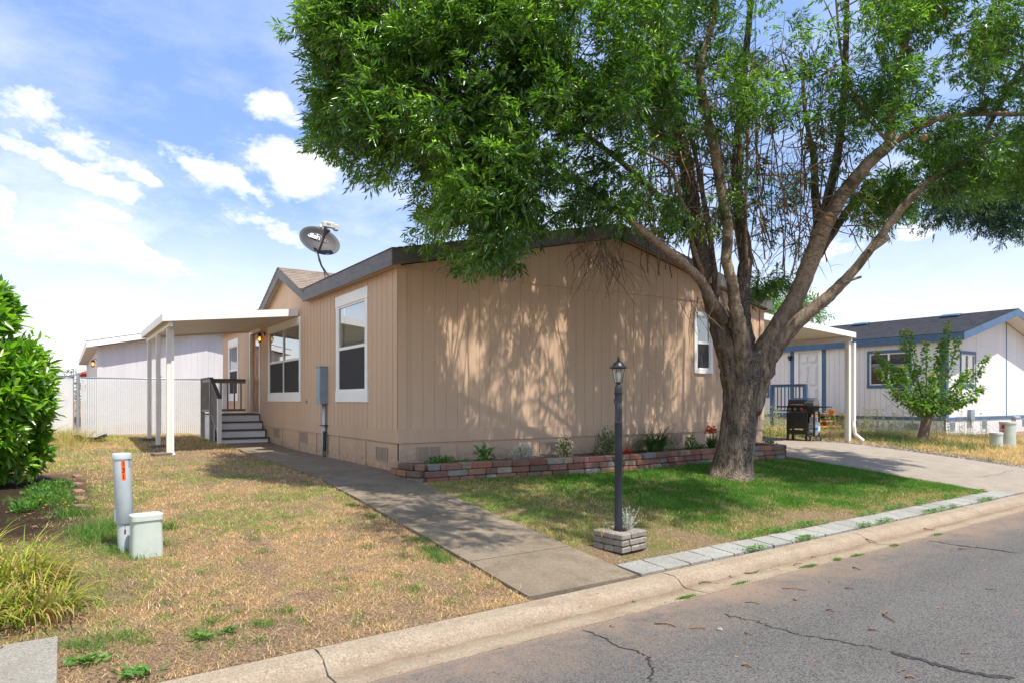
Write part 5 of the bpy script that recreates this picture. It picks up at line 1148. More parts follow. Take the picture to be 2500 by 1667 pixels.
mb.build('stems', M['twigbrown'], T)
c = bed(1880, 8.6); bush('bed_plant', 'low green plant at the right end of the block-edged bed', c, (.2, .15, .10), 160, .05, .02, M['herb'], stems=3)
# ---------- block-edged flower bed ----------
def wall_line():
    xs_ = np.linspace(4.16, 12.1, 60); return [(x, 8.42-.035*(x-4.2)+.09*math.sin((x-4.2)*1.15+.8)-.25*max(0, .25-(x-4.16))*0, 0) for x in xs_]
line = [(4.10, 9.2), (4.10, 8.80), (4.22, 8.50)]+[(x, y) for x, y, _ in wall_line()[3:]]+[(12.25, 8.3), (12.30, 8.75), (12.28, 9.2)]
line = [Vector((a, b, 0)) for a, b in line]
seg = [0]
for a, b in zip(line, line[1:]): seg.append(seg[-1]+(b-a).length)
def along(s):
    s = min(max(s, 0), seg[-1]-1e-4); k = max(i for i in range(len(seg)-1) if seg[i] <= s); return line[k].lerp(line[k+1], (s-seg[k])/(seg[k+1]-seg[k]))
TW = thing('garden_block_wall', (4.2, 8.4, 0), 'low garden wall of stacked red and grey blocks along the gable', 'garden wall')
mb = MB(); reds = [(1.05, .48, .34), (.95, .42, .30), (1.1, .62, .36), (.95, .88, .72), (.68, .66, .60), (.68, .40, .30), (.80, .46, .36), (1.1, .85, .58), (.55, .38, .29), (.9, .48, .38)]
for c_ in range(3):
    s = random.uniform(-.1, 0)
    while s < seg[-1]:
        ln = random.choice([.18, .26, .30, .30, .34]); p = along(s); q = along(s+ln); m = (p+q)/2; d = q-p
        if d.length > .08:
            base = g1(m.x, m.y)-.10 if c_ == 0 else 0; t_ = random.choice(reds); k = random.uniform(.75, 1.1); mb.tint = tuple(x*k for x in t_)
            z = g1(m.x, m.y)+.01 if c_ < 1 else 0; zz = -.10+.096*c_
            nn = Vector((d.y, -d.x, 0)).normalized()*random.uniform(-.008, .008)
            mb.obox((m.x+nn.x, m.y+nn.y, zz+.047), (d.length-.010, .15+random.uniform(-.01, .02), .090), rz=math.atan2(d.y, d.x)+random.uniform(-.03, .03), rx=random.uniform(-.03, .03), bev=.012)
        s += ln
mb.build('blocks', M['brick'], TW)
mb = MB(); pl_ = [(v.x, v.y+.02) for v in line]+[(12.2, 9.28), (4.17, 9.28)]
me_pts = []
for i in range(40):
    x = 4.2+(12.2-4.2)*i/39; y = min((v.y for v in line[1:-1] if abs(v.x-x) < .25), default=8.4)+.03
    for j in range(5): yy = y+(9.30-y)*j/4; me_pts.append((x, yy, .125+.03*(random.random()-.5)))
mb.add(me_pts, [(i*5+j, i*5+j+1, i*5+j+6, i*5+j+5) for i in range(39) for j in range(4)]); struct(mb.build('flower_bed_soil', M['soil'], None, True))

# ---------- lamp post in its block planter ----------
pc = Vector((4.50, 4.80, g1(4.50, 4.80))); zb_ = pc.z-.02
TP = thing('block_planter', pc[:], 'square planter of small grey blocks around the foot of the lamp post', 'planter')
mb = MB(); ang = math.atan2(.05, .42); Rz = Matrix.Rotation(ang, 3, 'Z'); hs = .185; bh = .062
for k in range(3):
    for sd in range(4):
        Rr = Matrix.Rotation(ang+sd*math.pi/2, 3, 'Z'); o = -hs+(.0 if (k+sd) % 2 else .11); st_ = [(-hs, -.075), (-.072, .080)] if (k % 2) else [(-hs, -.05), (-.046, .080)]
        for (a, b) in st_:
            cx = (a+b)/2; p = Rr @ Vector((cx, -hs+.055, 0)); g = random.uniform(.82, 1.12); mb.tint = (.80*g, .72*g, .60*g)
            mb.obox((pc.x+p.x, pc.y+p.y, zb_+.02+bh*k+bh/2), (b-a-.005, .112, bh-.004), rz=ang+sd*math.pi/2+random.uniform(-.02, .02), bev=.011)
        p = Rr @ Vector((hs-.055, -hs+.055, 0)); g = random.uniform(.85, 1.1); mb.tint = (.80*g, .72*g, .60*g); mb.obox((pc.x+p.x, pc.y+p.y, zb_+.02+bh*k+bh/2), (.108, .108, bh-.005), rz=ang+random.uniform(-.02, .02), bev=.011)
mb.build('blocks', M['brick'], TP)
mb = MB(); mb.tint = (1, 1, 1); mb.obox((pc.x, pc.y, zb_+.13), (.17, .17, .05), rz=ang); mb.build('soil', M['soil'], TP)
lx, ly = 4.50, 4.82; LP = thing('lamp_post', (lx, ly, zb_+.1), 'dark post lantern with clear glass standing in the grey block planter', 'lamp post')
zc = lambda py: EYE+(975-py)/F*6.55
mb = MB(); mb.lathe((lx, ly, 0), [(.039, zb_), (.038, zc(1032)), (.040, zc(1031)), (.0405, zc(1029)), (.036, zc(1028)), (.036, zc(962))], 28); mb.box((lx-.05, ly-.012, zc(985)), (lx-.034, ly+.012, zc(972))); mb.build('post', M['lamppost'], LP, True, auto=40)
mb = MB(); mb.lathe((lx, ly, 0), [(.040, zc(962)), (.0425, zc(960)), (.0425, zc(957)), (.038, zc(956)), (.038, zc(946)), (.030, zc(941)), (.020, zc(938)), (.020, zc(936)), (.034, zc(935)), (.034, zc(933))], 28); mb.build('collar', M['black'], LP, True, auto=40)
z0_, z1_ = zc(934), zc(899); r0, r1 = .036, .062
mb = MB()
for k in range(6): a = k*math.pi/3+.5; mb.tube([(lx+r0*math.cos(a), ly+r0*math.sin(a), z0_), (lx+r1*math.cos(a), ly+r1*math.sin(a), z1_)], .0035, 4)
mb.lathe((lx, ly, 0), [(.064, z1_-.004), (.066, z1_), (.066, z1_+.002)], 6); mb.build('lantern_frame', M['black'], LP)
mb = MB(); mb.lathe((lx, ly, 0), [(.050, z1_), (.090, z1_+.002), (.092, z1_+.006), (.070, z1_+.016), (.058, z1_+.030), (.048, z1_+.050), (.026, z1_+.066), (.010, z1_+.074), (.010, z1_+.082), (.016, z1_+.090), (.008, z1_+.098), (.011, z1_+.108), (.004, z1_+.122), (.0, z1_+.134)], 24); mb.build('lantern_cap', M['black'], LP, True, auto=35)
for k in range(6):
    a = k*math.pi/3+.5; b = a+math.pi/3; e = .003; mb = MB()
    mb.add([(lx+(r0-e)*math.cos(a), ly+(r0-e)*math.sin(a), z0_), (lx+(r0-e)*math.cos(b), ly+(r0-e)*math.sin(b), z0_), (lx+(r1-e)*math.cos(b), ly+(r1-e)*math.sin(b), z1_), (lx+(r1-e)*math.cos(a), ly+(r1-e)*math.sin(a), z1_)], [(0, 1, 2, 3)]); mb.build('pane', M['lglass'], LP)
mb = MB(); mb.lathe((lx, ly, z0_), [(.012, 0), (.014, .03), (.014, .035), (.022, .05), (.026, .08), (.022, .105), (.0, .115)], 16); mb.build('bulb', M['whiteink'], LP, True)
c = (4.60, 4.80, zb_+.15); T = thing('silver_shrub', c, 'small silvery-white shrub beside the lamp post in the planter', 'plant')
mb = MB(); Ps = []; Ds_ = []
for k in range(26):
    e = Vector(c)+Vector((random.gauss(.03, .05), random.gauss(0, .05), random.uniform(.12, .27))); P_ = cat([c, Vector(c).lerp(e, .5)+Vector((random.gauss(0, .01), 0, 0)), e], 4); mb.tube(P_, .002, 4)
    for j in range(30): u = random.random(); q = Vector(c).lerp(e, .15+.85*u); Ps.append(q[:]); Ds_.append((random.gauss(0, 1), random.gauss(0, 1), random.gauss(.5, .5)))
mb.build('stems', M['silver'] if False else M['pebble'], T); leaves('foliage', np.array(Ps), np.array(Ds_), .018, .006, M['silver'], T)
c = (4.36, 4.86, zb_+.14); strap('dried_stalks', 'dry straw-coloured flower stalks left of the lamp post in the planter', c, 12, .19, .006, .06, [(.5, .36, .14), (.42, .28, .10)], 'plant', droop=.2)
n = 70; P_ = np.array([4.47, 4.80, zb_+.165])+np.c_[rng.normal(size=(n, 2))*.055, rng.random(n)*.02]; D_ = np.c_[rng.normal(size=(n, 2)), rng.random(n)*.5]
M['deadleaf'] = leafmat('dead_leaf', [(.30, .13, .05), (.42, .22, .09), (.22, .10, .05)], .7, .2, .2)
tag(leaves('fallen_leaves', P_, D_, .035, .016, M['deadleaf'], None), 'brown dead leaves heaped in the block planter', 'fallen leaves', kind='stuff')

# ---------- utility pedestals ----------
def sxy(px, py, z=None):
    z0 = -.2
    for _ in range(5): d = F*(EYE-z0)/(py-975); r = ray(px); x, y = r[0]*d, r[1]*d; z0 = g1(x, y)
    return x, y, z0, d
x, y, z, d = sxy(307, 1343)
T = thing('utility_pedestal', (x, y, z), 'tall grey round utility pedestal with orange 131 sticker', 'utility pedestal')
top = EYE+(975-1105)/F*d; h = top-z; tilt = Vector((-.015, .0, 1)).normalized()
def pt(hh, dx=0): return Vector((x-.030*hh/h*1., y+.01*hh, z+hh))
def lat(mb, prof, n=32):
    vs = []
    for r_, hh in prof:
        c_ = pt(hh); vs += [(c_.x+r_*math.cos(2*math.pi*k/n), c_.y+r_*math.sin(2*math.pi*k/n), c_.z) for k in range(n)]
    N = len(prof); mb.add(vs, [(i*n+k, i*n+(k+1) % n, i*n+n+(k+1) % n, i*n+n+k) for i in range(N-1) for k in range(n)]+[tuple(range((N-1)*n, N*n))])
hm = h*.285
mb = MB(); lat(mb, [(.058, -.1), (.058, hm+.02)]); mb.build('base_tube', M['pedestal'], T, True, auto=40)
mb = MB(); lat(mb, [(.066, hm), (.069, hm+.004), (.069, h-.045)]); mb.build('body', M['pedestal'], T, True, auto=40)
mb = MB(); lat(mb, [(.0695, h-.05), (.075, h-.048), (.076, h-.012), (.072, h-.003), (.06, h), (.0, h+.003)]); mb.build('cap', M['pedestal'], T, True, auto=40)
vdir = Vector((-x, -y, 0)).normalized(); va = math.atan2(vdir.y, vdir.x)+.12
def onped(a0, a1, h0, h1, rr, n=6):
    mb = MB(); vs = []
    for i in range(n+1):
        a = a0+(a1-a0)*i/n
        for hh in (h0, h1): c_ = pt(hh); vs.append((c_.x+rr*math.cos(a), c_.y+rr*math.sin(a), c_.z))
    mb.add(vs, [(2*i, 2*i+2, 2*i+3, 2*i+1) for i in range(n)]); return mb
sh = .165; s0 = h-.06-sh
stk = onped(va-.22, va+.22, s0, s0+sh, .0700).build('number_sticker', M['orange'], T)
for i, ch in enumerate('131'):
    c_ = pt(s0+sh*(.84-.335*i)); zx = Vector((math.cos(va), math.sin(va), 0)); xx = Vector((-zx.y, zx.x, 0)); mt = Matrix((xx, Vector((0, 0, 1)), zx)).transposed().to_4x4(); mt.translation = c_+zx*.0712
    text(ch, .058, 'digit', M['ink'], stk, mt, .0004, .0008)
onped(va+.62, va+.95, h-.12, h-.05, .0702).build('label_plate', M['meter'], T)
mb = MB(); c_ = pt(hm+.04); e_ = va-1.45; mb.obox((c_.x+.072*math.cos(e_), c_.y+.072*math.sin(e_), c_.z+.03), (.016, .02, .10), rz=e_); mb.build('latch', M['galv'], T)
c_ = pt(hm*.72); mb = MB(); mb.obox((c_.x+.0585*math.cos(va-.1), c_.y+.0585*math.sin(va-.1), c_.z), (.003, .012, .035), rz=va); mb.tube([(c_.x+.0595*math.cos(va-.1), c_.y+.0595*math.sin(va-.1), c_.z+.06), (c_.x+.0595*math.cos(va-.1), c_.y+.0595*math.sin(va-.1), c_.z)], .0015, 4); mb.build('tag', M['blackmatte'], T)
x, y, z, d = sxy(357, 1354); hb = EYE+(975-1252)/F*d-z
T = thing('utility_box', (x, y, z), 'short pale green rectangular utility box with rounded lid', 'utility box')
rzb = math.atan2(vdir.y, vdir.x)+math.pi/2+.20
def rbox(mb, w, dd, zz0, zz1, rad, w1=None, d1=None):
    vs = []; m = 6; lv_ = [(w, dd, zz0), (w1 or w, d1 or dd, zz1)]
    for (W, D_, Z) in lv_:
        for q, (sx, sy) in enumerate(((1, 1), (-1, 1), (-1, -1), (1, -1))):
            for k in range(m): a = q*math.pi/2+k*math.pi/2/(m-1); vs.append(Matrix.Rotation(rzb, 3, 'Z') @ Vector((sx*(W/2-rad)+rad*math.cos(a), sy*(D_/2-rad)+rad*math.sin(a), 0))+Vector((x, y, Z)))
    n_ = 4*m; mb.add(vs, [(k, (k+1) % n_, n_+(k+1) % n_, n_+k) for k in range(n_)]+[tuple(range(n_, 2*n_)), tuple(range(n_-1, -1, -1))])
mb = MB(); rbox(mb, .245, .165, z-.1, z+hb-.05, .035, .222, .15); mb.build('body', M['sage'], T, True, auto=40)
mb = MB(); rbox(mb, .243, .17, z+hb-.052, z+hb-.008, .04); rbox(mb, .243, .17, z+hb-.008, z+hb, .04, .225, .152); mb.build('lid', M['sage'], T, True, auto=50)
for (px, py, wd, ht, lb, lid) in ((2432, 1092, .30, .40, 'short pale green utility drum in front of the taller one', 1), (2460, 1091, .37, .70, 'taller pale green utility drum beside the white house', 2)):
    x, y, z, d = sxy(px, py); ht = (py-(1054.5 if lid == 1 else 1028))/F*d; rr = wd/2*d/16.5*(.95)
    T = thing('utility_drum', (x, y, z), lb, 'utility pedestal', 'utility drums by the white house')
    mb = MB(); mb.lathe((x, y, z), [(rr*.97, -.1), (rr*.97, ht-.05)], 28); mb.build('body', M['sage'], T, True, auto=40)
    mb = MB(); mb.lathe((x, y, z), [(rr, ht-.07), (rr*1.04, ht-.065), (rr*1.04, ht-.01), (rr*.98, ht), (0, ht+.004)], 28); mb.build('lid', M['sage'], T, True, auto=40)
    if lid == 2:
        a = math.atan2(-y, -x)-.55; mb = MB(); mb.obox((x+rr*math.cos(a)*.985, y+rr*math.sin(a)*.985, z+ht*.80), (.01, .08, .10), rz=a); mb.build('warning_sticker', M['redknob'], T)
        mb = MB(); mb.obox((x+rr*math.cos(a)*.985, y+rr*math.sin(a)*.985, z+ht*.56), (.01, .045, .16), rz=a); mb.build('warning_sticker', M['orange'], T)

# ---------- barbecue and gas bottle ----------
gp = dep(1954, 1074, 17.9); gx, gy = gp[0], gp[1]; gz_ = g1(gx, gy)+.012; th = math.atan2(-.218, -.977)+math.pi/2   # local -Y faces front
G = thing('gas_barbecue', (gx, gy, gz_), 'black gas barbecue with two side shelves on the driveway', 'barbecue'); MG = Matrix.Translation((gx, gy, gz_)) @ Matrix.Rotation(th, 4, 'Z')
def gb(name, mat, f, **k):
    mb = MB(); f(mb); mb.v = [tuple(MG @ Vector(v)) for v in mb.v]; return mb.build(name, M[mat], G, **k)
gb('door_panel', 'black', lambda m: (m.box((-.26, -.22, .33), (.22, -.20, .76)), m.box((-.26, -.22, .20), (.22, -.20, .29)), m.box((-.26, -.22, .29), (-.20, -.20, .33)), m.box((.15, -.22, .29), (.22, -.20, .33))))
gb('cabinet', 'blackmatte', lambda m: (m.box((-.27, -.20, .30), (-.25, .20, .76)), m.box((-.25, .18, .34), (.22, .20, .76)), m.box((-.27, -.2, .17), (.40, .2, .19))))
for (lx_, ly_) in ((-.26, -.19), (-.26, .19), (.23, -.19)): gb('leg', 'black', lambda m: (m.box((lx_-.025, ly_-.025, 0.02), (lx_+.025, ly_+.025, .76)), m.box((lx_-.035, ly_-.035, 0), (lx_+.035, ly_+.035, .03))))
gb('leg', 'black', lambda m: m.box((.40, -.2, .12), (.44, -.16, .78)))
gb('leg', 'black', lambda m: m.box((.40, .16, .12), (.44, .2, .78)))
for (wx_, wy_) in ((.26, -.17), (.46, .05)):
    q = gb('wheel', 'blackmatte', lambda m: m.lathe((wx_, wy_, .075), [(.03, -.03), (.075, -.03), (.078, -.02), (.078, .02), (.075, .03), (.03, .03)], 20, rx=R(90)), smooth=True, auto=40)
    mb = MB(); mb.lathe((wx_, wy_-.031, .075), [(.0, -.004), (.045, -.002), (.05, .006)], 16, rx=R(90)); mb.v = [tuple(MG @ Vector(v)) for v in mb.v]; mb.build('hub_cap', M['knob'], q)
def panel(m): m.prism([(-.245, .77), (-.215, .905), (-.12, .905), (-.12, .77)], 0, -.27, .25)
cp = gb('control_panel', 'black', panel)
gb('firebox', 'blackmatte', lambda m: m.prism([(-.17, .78), (-.20, .93), (.22, .93), (.17, .78)], 0, -.28, .42))
def lid(m):
    a = [(-.235, .93)]+[(-.235+.05+(-.05)*math.cos(q)*1+.0, .93) for q in ()]; pr = [(-.23, .93), (-.225, 1.0), (-.16, 1.09), (-.04, 1.14), (.10, 1.14), (.19, 1.08), (.22, .93)]; m.prism(pr, 0, -.25, .42)
lidp = gb('lid', 'lidgrey', lid, bev=.012)
gb('lid_handle', 'knob', lambda m: (m.tube([(-.17, -.28, .965), (.16, -.28, .965)], .013, 10), m.box((-.14, -.28, .96), (-.12, -.22, .97)), m.box((.11, -.28, .96), (.13, -.22, .97))))
for k, u in enumerate((-.19, -.05, .10)):
    gb('control_knob', 'redknob' if k == 2 else 'knob', lambda m: m.lathe((u, -.232, .845), [(.0, -.0), (.034, .0), (.034, .015), (.026, .035), (.0, .037)], 18, rx=R(78)), smooth=True, auto=40)
gb('side_shelf', 'black', lambda m: m.box((-.56, -.2, .885), (-.28, .2, .92))); gb('side_shelf', 'black', lambda m: m.box((.43, -.2, .885), (.74, .2, .92)))
gb('shelf_bracket', 'black', lambda m: (m.box((.25, -.19, .72), (.42, -.17, .885))))
tk = MG @ Vector((.36, -.02, 0)); tx, ty, tz = tk.x, tk.y, gz_+.17
G2 = thing('gas_bottle', (tx, ty, tz), 'white propane bottle with a blue label beside the barbecue', 'gas bottle')
mb = MB(); mb.lathe((tx, ty, tz), [(.10, .0), (.10, .02), (.12, .04), (.15, .09), (.153, .12), (.153, .26), (.145, .31), (.10, .35), (.05, .36), (.0, .362)], 28); mb.build('body', M['tank'], G2, True, auto=50)
mb = MB(); mb.tube([(tx+.10*math.cos(a), ty+.10*math.sin(a), tz+.46) for a in np.linspace(.5, 5.6, 14)], .012, 6); [mb.obox((tx+.10*math.cos(a), ty+.10*math.sin(a), tz+.40), (.02, .05, .13), rz=a) for a in (.8, 2.5, 4.5)]; mb.build('collar', M['tank'], G2)
mb = MB(); mb.tube([(tx, ty, tz+.35), (tx, ty, tz+.42)], .02, 10); mb.tube([(tx-.03, ty, tz+.40), (tx+.03, ty, tz+.40)], .012, 8); mb.build('valve', M['knob'], G2)
ca = math.atan2(-ty, -tx)
for (a0, a1, h0, h1, m) in ((ca-.75, ca+.75, .19, .27, 'whiteink'), (ca-.70, ca+.70, .13, .19, 'bluelabel'), (ca-.72, ca-.22, .20, .265, 'meter')):
    mb = MB(); vs = []
    for i in range(11):
        a = a0+(a1-a0)*i/10
        rr = .1545 if m != 'meter' else .1555
        for hh in (h0+(.018*math.sin(i*.6) if m == 'bluelabel' else 0), h1): vs.append((tx+rr*math.cos(a), ty+rr*math.sin(a), tz+hh))
    mb.add(vs, [(2*i, 2*i+2, 2*i+3, 2*i+1) for i in range(10)]); mb.build('label_panel', M[m], G2)

# ---------- pavers along the kerb ----------
mb = MB(); mb.tint = (1, 1, 1); mb.obox((0, 0, 0), (.302, .300, .045), bev=.004)
i = 0; x = 4.24; protoP = None; NP = 26
while x < 12.35:
    yy = kY(x)+.172+random.uniform(-.006, .006)+(.01 if x < 6 else .0); z = g1(x, yy)-.006
    if protoP is None: o = mb.build('stepping_paver', M['paver'], None); protoP = o
    else: o = protoP.copy(); o.data = protoP.data.copy(); COL.objects.link(o)
    a = o.data.color_attributes.new('tint', 'FLOAT_COLOR', 'POINT') if not o.data.color_attributes.get('tint') else o.data.color_attributes['tint']; k = random.uniform(.88, 1.06); a.data.foreach_set('color', [k, k, k, 1]*len(o.data.vertices))
    o.location = (x, yy, z); o.rotation_euler = (.055+random.uniform(-.012, .012), random.uniform(-.012, .012), .024+random.uniform(-.03, .03))
    names = {0: 'square concrete paver nearest the front walk in the row along the kerb', 1: 'second paver from the front walk in the row along the kerb', 2: 'third paver from the front walk in the row along the kerb', 3: 'fourth paver from the front walk in the row along the kerb'}
    tag(o, names.get(i), 'paver', 'square pavers laid along the kerb'); i += 1; x += .322
    PV = i
ords = ['first', 'second', 'third', 'fourth', 'fifth', 'sixth', 'seventh', 'eighth', 'ninth', 'tenth', 'eleventh', 'twelfth', 'thirteenth', 'fourteenth', 'fifteenth']
pvs = sorted([o for o in bpy.data.objects if o.name.startswith('stepping_paver')], key=lambda o: o.location.x)
for k, o in enumerate(pvs):
    if k == len(pvs)-1: o['label'] = 'square concrete paver at the driveway end of the row'
    elif k > 3:
        j = len(pvs)-1-k
        o['label'] = ('%s square paver counted from the front walk' % ords[k]) if k <= 12 else ('%s square paver counted back from the driveway end' % ords[j])

# ---------- small things ----------
bx_, by_, bz_, d_ = sxy(220, 1078)
nn = 18; V = []
for i in range(nn):
    for j in range(9): u = i/(nn-1)-.5; v = j/8-.5; V.append((bx_+u*.75*(1-.3*abs(v)), by_+v*.6, bz_+.02+.10*float(fnoise(np.array([i*.7]), np.array([j*.8]), .8, 61)[0])+.08*(abs(u)*2)**3+.06*(abs(v)*2)**3))
o = np_mesh('plastic_sheet', np.array(V), np.array([(i*9+j, i*9+j+9, i*9+j+10, i*9+j+1) for i in range(nn-1) for j in range(8)]), M['tarp']); tag(o, 'crumpled grey plastic sheet with mulch lying by the slatted fence', 'plastic sheet')
mb = MB()
def mound(c, r_, h_, n=60):
    for k in range(n):
        a = random.uniform(0, 6.28); q = random.random()**.5; mb.obox((c[0]+r_*q*math.cos(a), c[1]+r_*.7*q*math.sin(a), c[2]+h_*(1-q)), (random.uniform(.03, .07), .02, .012), rz=random.uniform(0, 3), rx=random.uniform(-.4, .4))
mound((bx_, by_, bz_+.07), .24, .05, 160); tag(mb.build('bark_mulch', M['wood']), 'heap of brown bark mulch on the grey plastic sheet', 'mulch', kind='stuff')
# row of half sunk garden bricks
eb = [(187, 1182), (192, 1200), (197, 1219), (203, 1240), (190, 1163)]
for i, (px, py) in enumerate(eb):
    x, y, z, d = sxy(px, py); b = MB(); b.tint = (1.0, .55, .42); b.obox((0, 0, 0), (.10, .20, .05), bev=.008); o = b.build('edging_brick', M['brick']); o.location = (x, y, z+.0); o.rotation_euler.z = .25+random.uniform(-.1, .1)
    tag(o, ['red edging brick second from the laurel shrub end', 'middle red edging brick of the sunken row', 'red edging brick one back from the nearest one', 'nearest red edging brick sunk in the left lawn', 'farthest red edging brick sunk in the left lawn'][i], 'brick', 'sunken edging bricks in the left lawn')
# litter of twigs on road and kerb
tw = [(425, 905, 535, 920, 'long curved twig lying alone on the left part of the asphalt'), (658, 652, 720, 645, 'short thick twig in the gutter near the left joint'), (895, 642, 970, 625, 'forked reddish twig in the gutter'), (1635, 840, 1680, 895, 'curled brown twig on the right part of the asphalt'), (1320, 832, 1362, 843, 'small dark twig left of the curled twig'), (880, 1120, 930, 1133, 'short twig at the bottom centre of the asphalt'), (895, 950, 935, 963, 'thin twig above the tar crack'), (1090, 720, 1215, 732, 'thin straight twig just off the gutter'), (900, 792, 975, 803, 'thin pale twig left of the straight twig'), (1150, 600, 1190, 590, 'small twig on the gutter edge'), (1240, 520, 1265, 522, 'tiny twig on the kerb slope'), (1460, 608, 1500, 622, 'small twig right of the gutter weeds'), (1540, 935, 1585, 937, 'small twig below the curled twig'), (1700, 1158, 1735, 1145, 'pale bent twig near the tar crack bottom right'), (1735, 1185, 1780, 1188, 'red-brown twig at the bottom right of the asphalt'), (2025, 1060, 2070, 1052, 'thin pale twig above the sealed crack'), (2010, 513, 2052, 515, 'twig beside the far sealed crack'), (1830, 408, 1890, 416, 'long twig in the gutter on the right'), (1530, 440, 1580, 450, 'bent twig at the kerb joint'), (1420, 718, 1465, 724, 'small twig in the middle of the asphalt'), (612, 930, 690, 930, 'pale thin stem near the left stone'), (2150, 722, 2210, 722, 'pale stem far right on the asphalt')]
def surf(x, y):
    o = y-kY(x); return float(np.interp(-o, [0, .02, .15, .19, .25, .28, .35, .53, .6, 1.5, 4.3, 7.2], [-.402, -.396, -.398, -.408, -.455, -.468, -.468, -.452, -.456, -.43, -.37, -.44]))
def Zs(zx, zy):
    px, py = 1400+zx/2.138, 1100+zy/2.138; z = -.45
    for _ in range(6): d = F*(EYE-z)/(py-975); r = ray(px); x, y = r[0]*d, r[1]*d; z = surf(x, y)
    return Vector((x, y, z))
for (ax_, ay_, bx2, by2, lb) in tw:
    a, b = Zs(ax_, ay_), Zs(bx2, by2); rr = .0045 if 'thin' in lb or 'pale' in lb else .007; m = a.lerp(b, .45); n_ = Vector((-(b-a).y, (b-a).x, 0))*random.uniform(.08, .2)*random.choice([-1, 1])
    up_ = Vector((0, 0, rr+.001)); mb = MB(); mb.tube(cat([a+up_, m+n_+up_*1.6, b+up_], 4), list(np.linspace(rr, rr*.55, 9)), 6, jit=.25)
    if (b-a).length > .25: mb.tube([m+n_+up_*1.5, m+n_*2.2+(b-a)*.18+up_*1.3], [rr*.7, rr*.4], 5)
    tag(mb.build('twig', M['twig'], None, True), lb, 'twig', 'fallen twigs on the road and gutter')
for (zx, zy, s, lb) in ((765, 935, .035, 'pale grey stone on the left part of the asphalt'), (1160, 777, .035, 'small dark stone in the middle of the asphalt'), (202, 917, .03, 'small stone near the left crack'), (315, 740, .03, 'dark pebble in the gutter'), (820, 615, .03, 'brown pebble on the kerb slope')):
    p = Zs(zx, zy); mb = MB(); mb.lathe((p.x, p.y, p.z), [(.0, 0), (s*.5, .0), (s*.6, s*.2), (s*.45, s*.42), (s*.1, s*.5), (0, s*.5)], 9, rz=random.random()*3)
    mb.v = [(a+random.gauss(0, s*.04), b+random.gauss(0, s*.04), c+abs(random.gauss(0, s*.03))) for a, b, c in mb.v]; tag(mb.build('pebble', M['slab'] if 'pale' in lb else M['wood'], None), lb, 'stone', 'loose stones on the road and gutter')
# fallen leaves and crumbs
n = 900; xx = 1.5+rng.random(n)*10; yy = -.5+rng.random(n)**.5*4.6; k = yy < kY(xx)-.02; xx, yy = xx[k], yy[k]; zz = np.array([surf(a, b) for a, b in zip(xx, yy)])+.004
P_ = np.c_[xx, yy, zz]; D_ = np.c_[rng.normal(size=(len(xx), 2)), rng.random(len(xx))*.15]
tag(leaves('leaf_litter', P_, D_, .018+.03*rng.random(len(xx))**3, .006, M['deadleaf'], None), 'dry leaf crumbs scattered over the road', 'leaf litter', kind='stuff')

# ---------- grass ----------
def blades(name, x, y, h, w, col, lean=.5, z=None, label=None, cat_='grass'):
    n = len(x); a = rng.random(n)*6.283; b = rng.random(n)*6.283; z = gz(x, y)-.005 if z is None else z
    P = np.c_[x, y, z]; s = np.c_[np.cos(a), np.sin(a), np.zeros(n)]*w[:, None]*.5; l = np.c_[np.cos(b), np.sin(b), np.zeros(n)]*(h*lean*rng.random(n)*1.6)[:, None]; up = np.c_[np.zeros(n), np.zeros(n), h*(1-.35*lean*rng.random(n))]
    V = np.stack([P-s, P+s, P+up*.6+l*.35+s*.6, P+up*.6+l*.35-s*.6, P+up+l], 1); i = np.arange(n)[:, None]*5
    Fc = np.concatenate([i+[[0, 1, 2]], i+[[0, 2, 3]], i+[[3, 2, 4]]]); cl = np.repeat(col[:, None, :], 5, 1)*np.array([.75, .75, 1, 1, 1.1])[None, :, None]*0+np.repeat(col[:, None, :], 5, 1)
    o = np_mesh(name, V.reshape(-1, 3), Fc, M['blade'], None, cl=cl.reshape(-1, 3)); tag(o, label, cat_, kind='stuff'); return o
def lawn(n, x0, x1, y0, y1, keep):
    # more blades near the camera
    y = y0+(y1-y0)*rng.random(n)**1.7; x = x0+(x1-x0)*rng.random(n); k = keep(x, y); return x[k], y[k]
def colr(x, y):
    straw, soil, green, lush, gl, lushf, soilf, right = cfield(x, y); n = len(x); r_ = rng.random(n)
    jx = rng.normal(size=n)*.12
    c = np.array([.72, .49, .255])[None]*(.35+.95*rng.random((n, 1)))
    g = np.clip(gl+right*.45+jx, 0, 1) > r_*.95; c[g] = np.array([.26, .34, .08])*(.7+.7*rng.random((g.sum(), 1)))
    u = lushf > r_; c[u] = np.array([.105, .26, .03])*(.25+1.25*rng.random((u.sum(), 1)))
    return c, gl, lushf, soilf, right, g | u
def keepL(x, y): return (x < Lx(y)) & (y > kY(x)+.02) & ~((x < -.02) & (y < 4.85)) & ~((x < .25) & (y > 7.2) & (y < 11.9) & (np.exp(-(((x+.75)/1.05)**4+((y-9.4)/2.6)**4)) > .35)) & (x > -.9-(y-4)*.12)
Lx = lambda y: np.interp(y, [4, 9, 13, 17, 17.1, 21], [2.91, 2.95, 3.08, 3.2, 3.0, 3.0])+.03*np.sin(y*7)
x, y = lawn(230000, -2.2, 3.2, 4.0, 21.2, keepL); c, gl, lu, so, ri, gr = colr(x, y)
k = rng.random(len(x)) < np.clip(1.05-.95*so, .12, 1); x, y, c, gr = x[k], y[k], c[k], gr[k]; n = len(x)
blades('lawn_grass', x, y, (.018+.022*rng.random(n)+.022*gr*rng.random(n))*(1+.06*np.maximum(0, y-6)), (.0028+.0022*rng.random(n))*(1+.10*np.maximum(0, y-5)), c, 1.1, label='patchy dry straw-coloured lawn on the left')
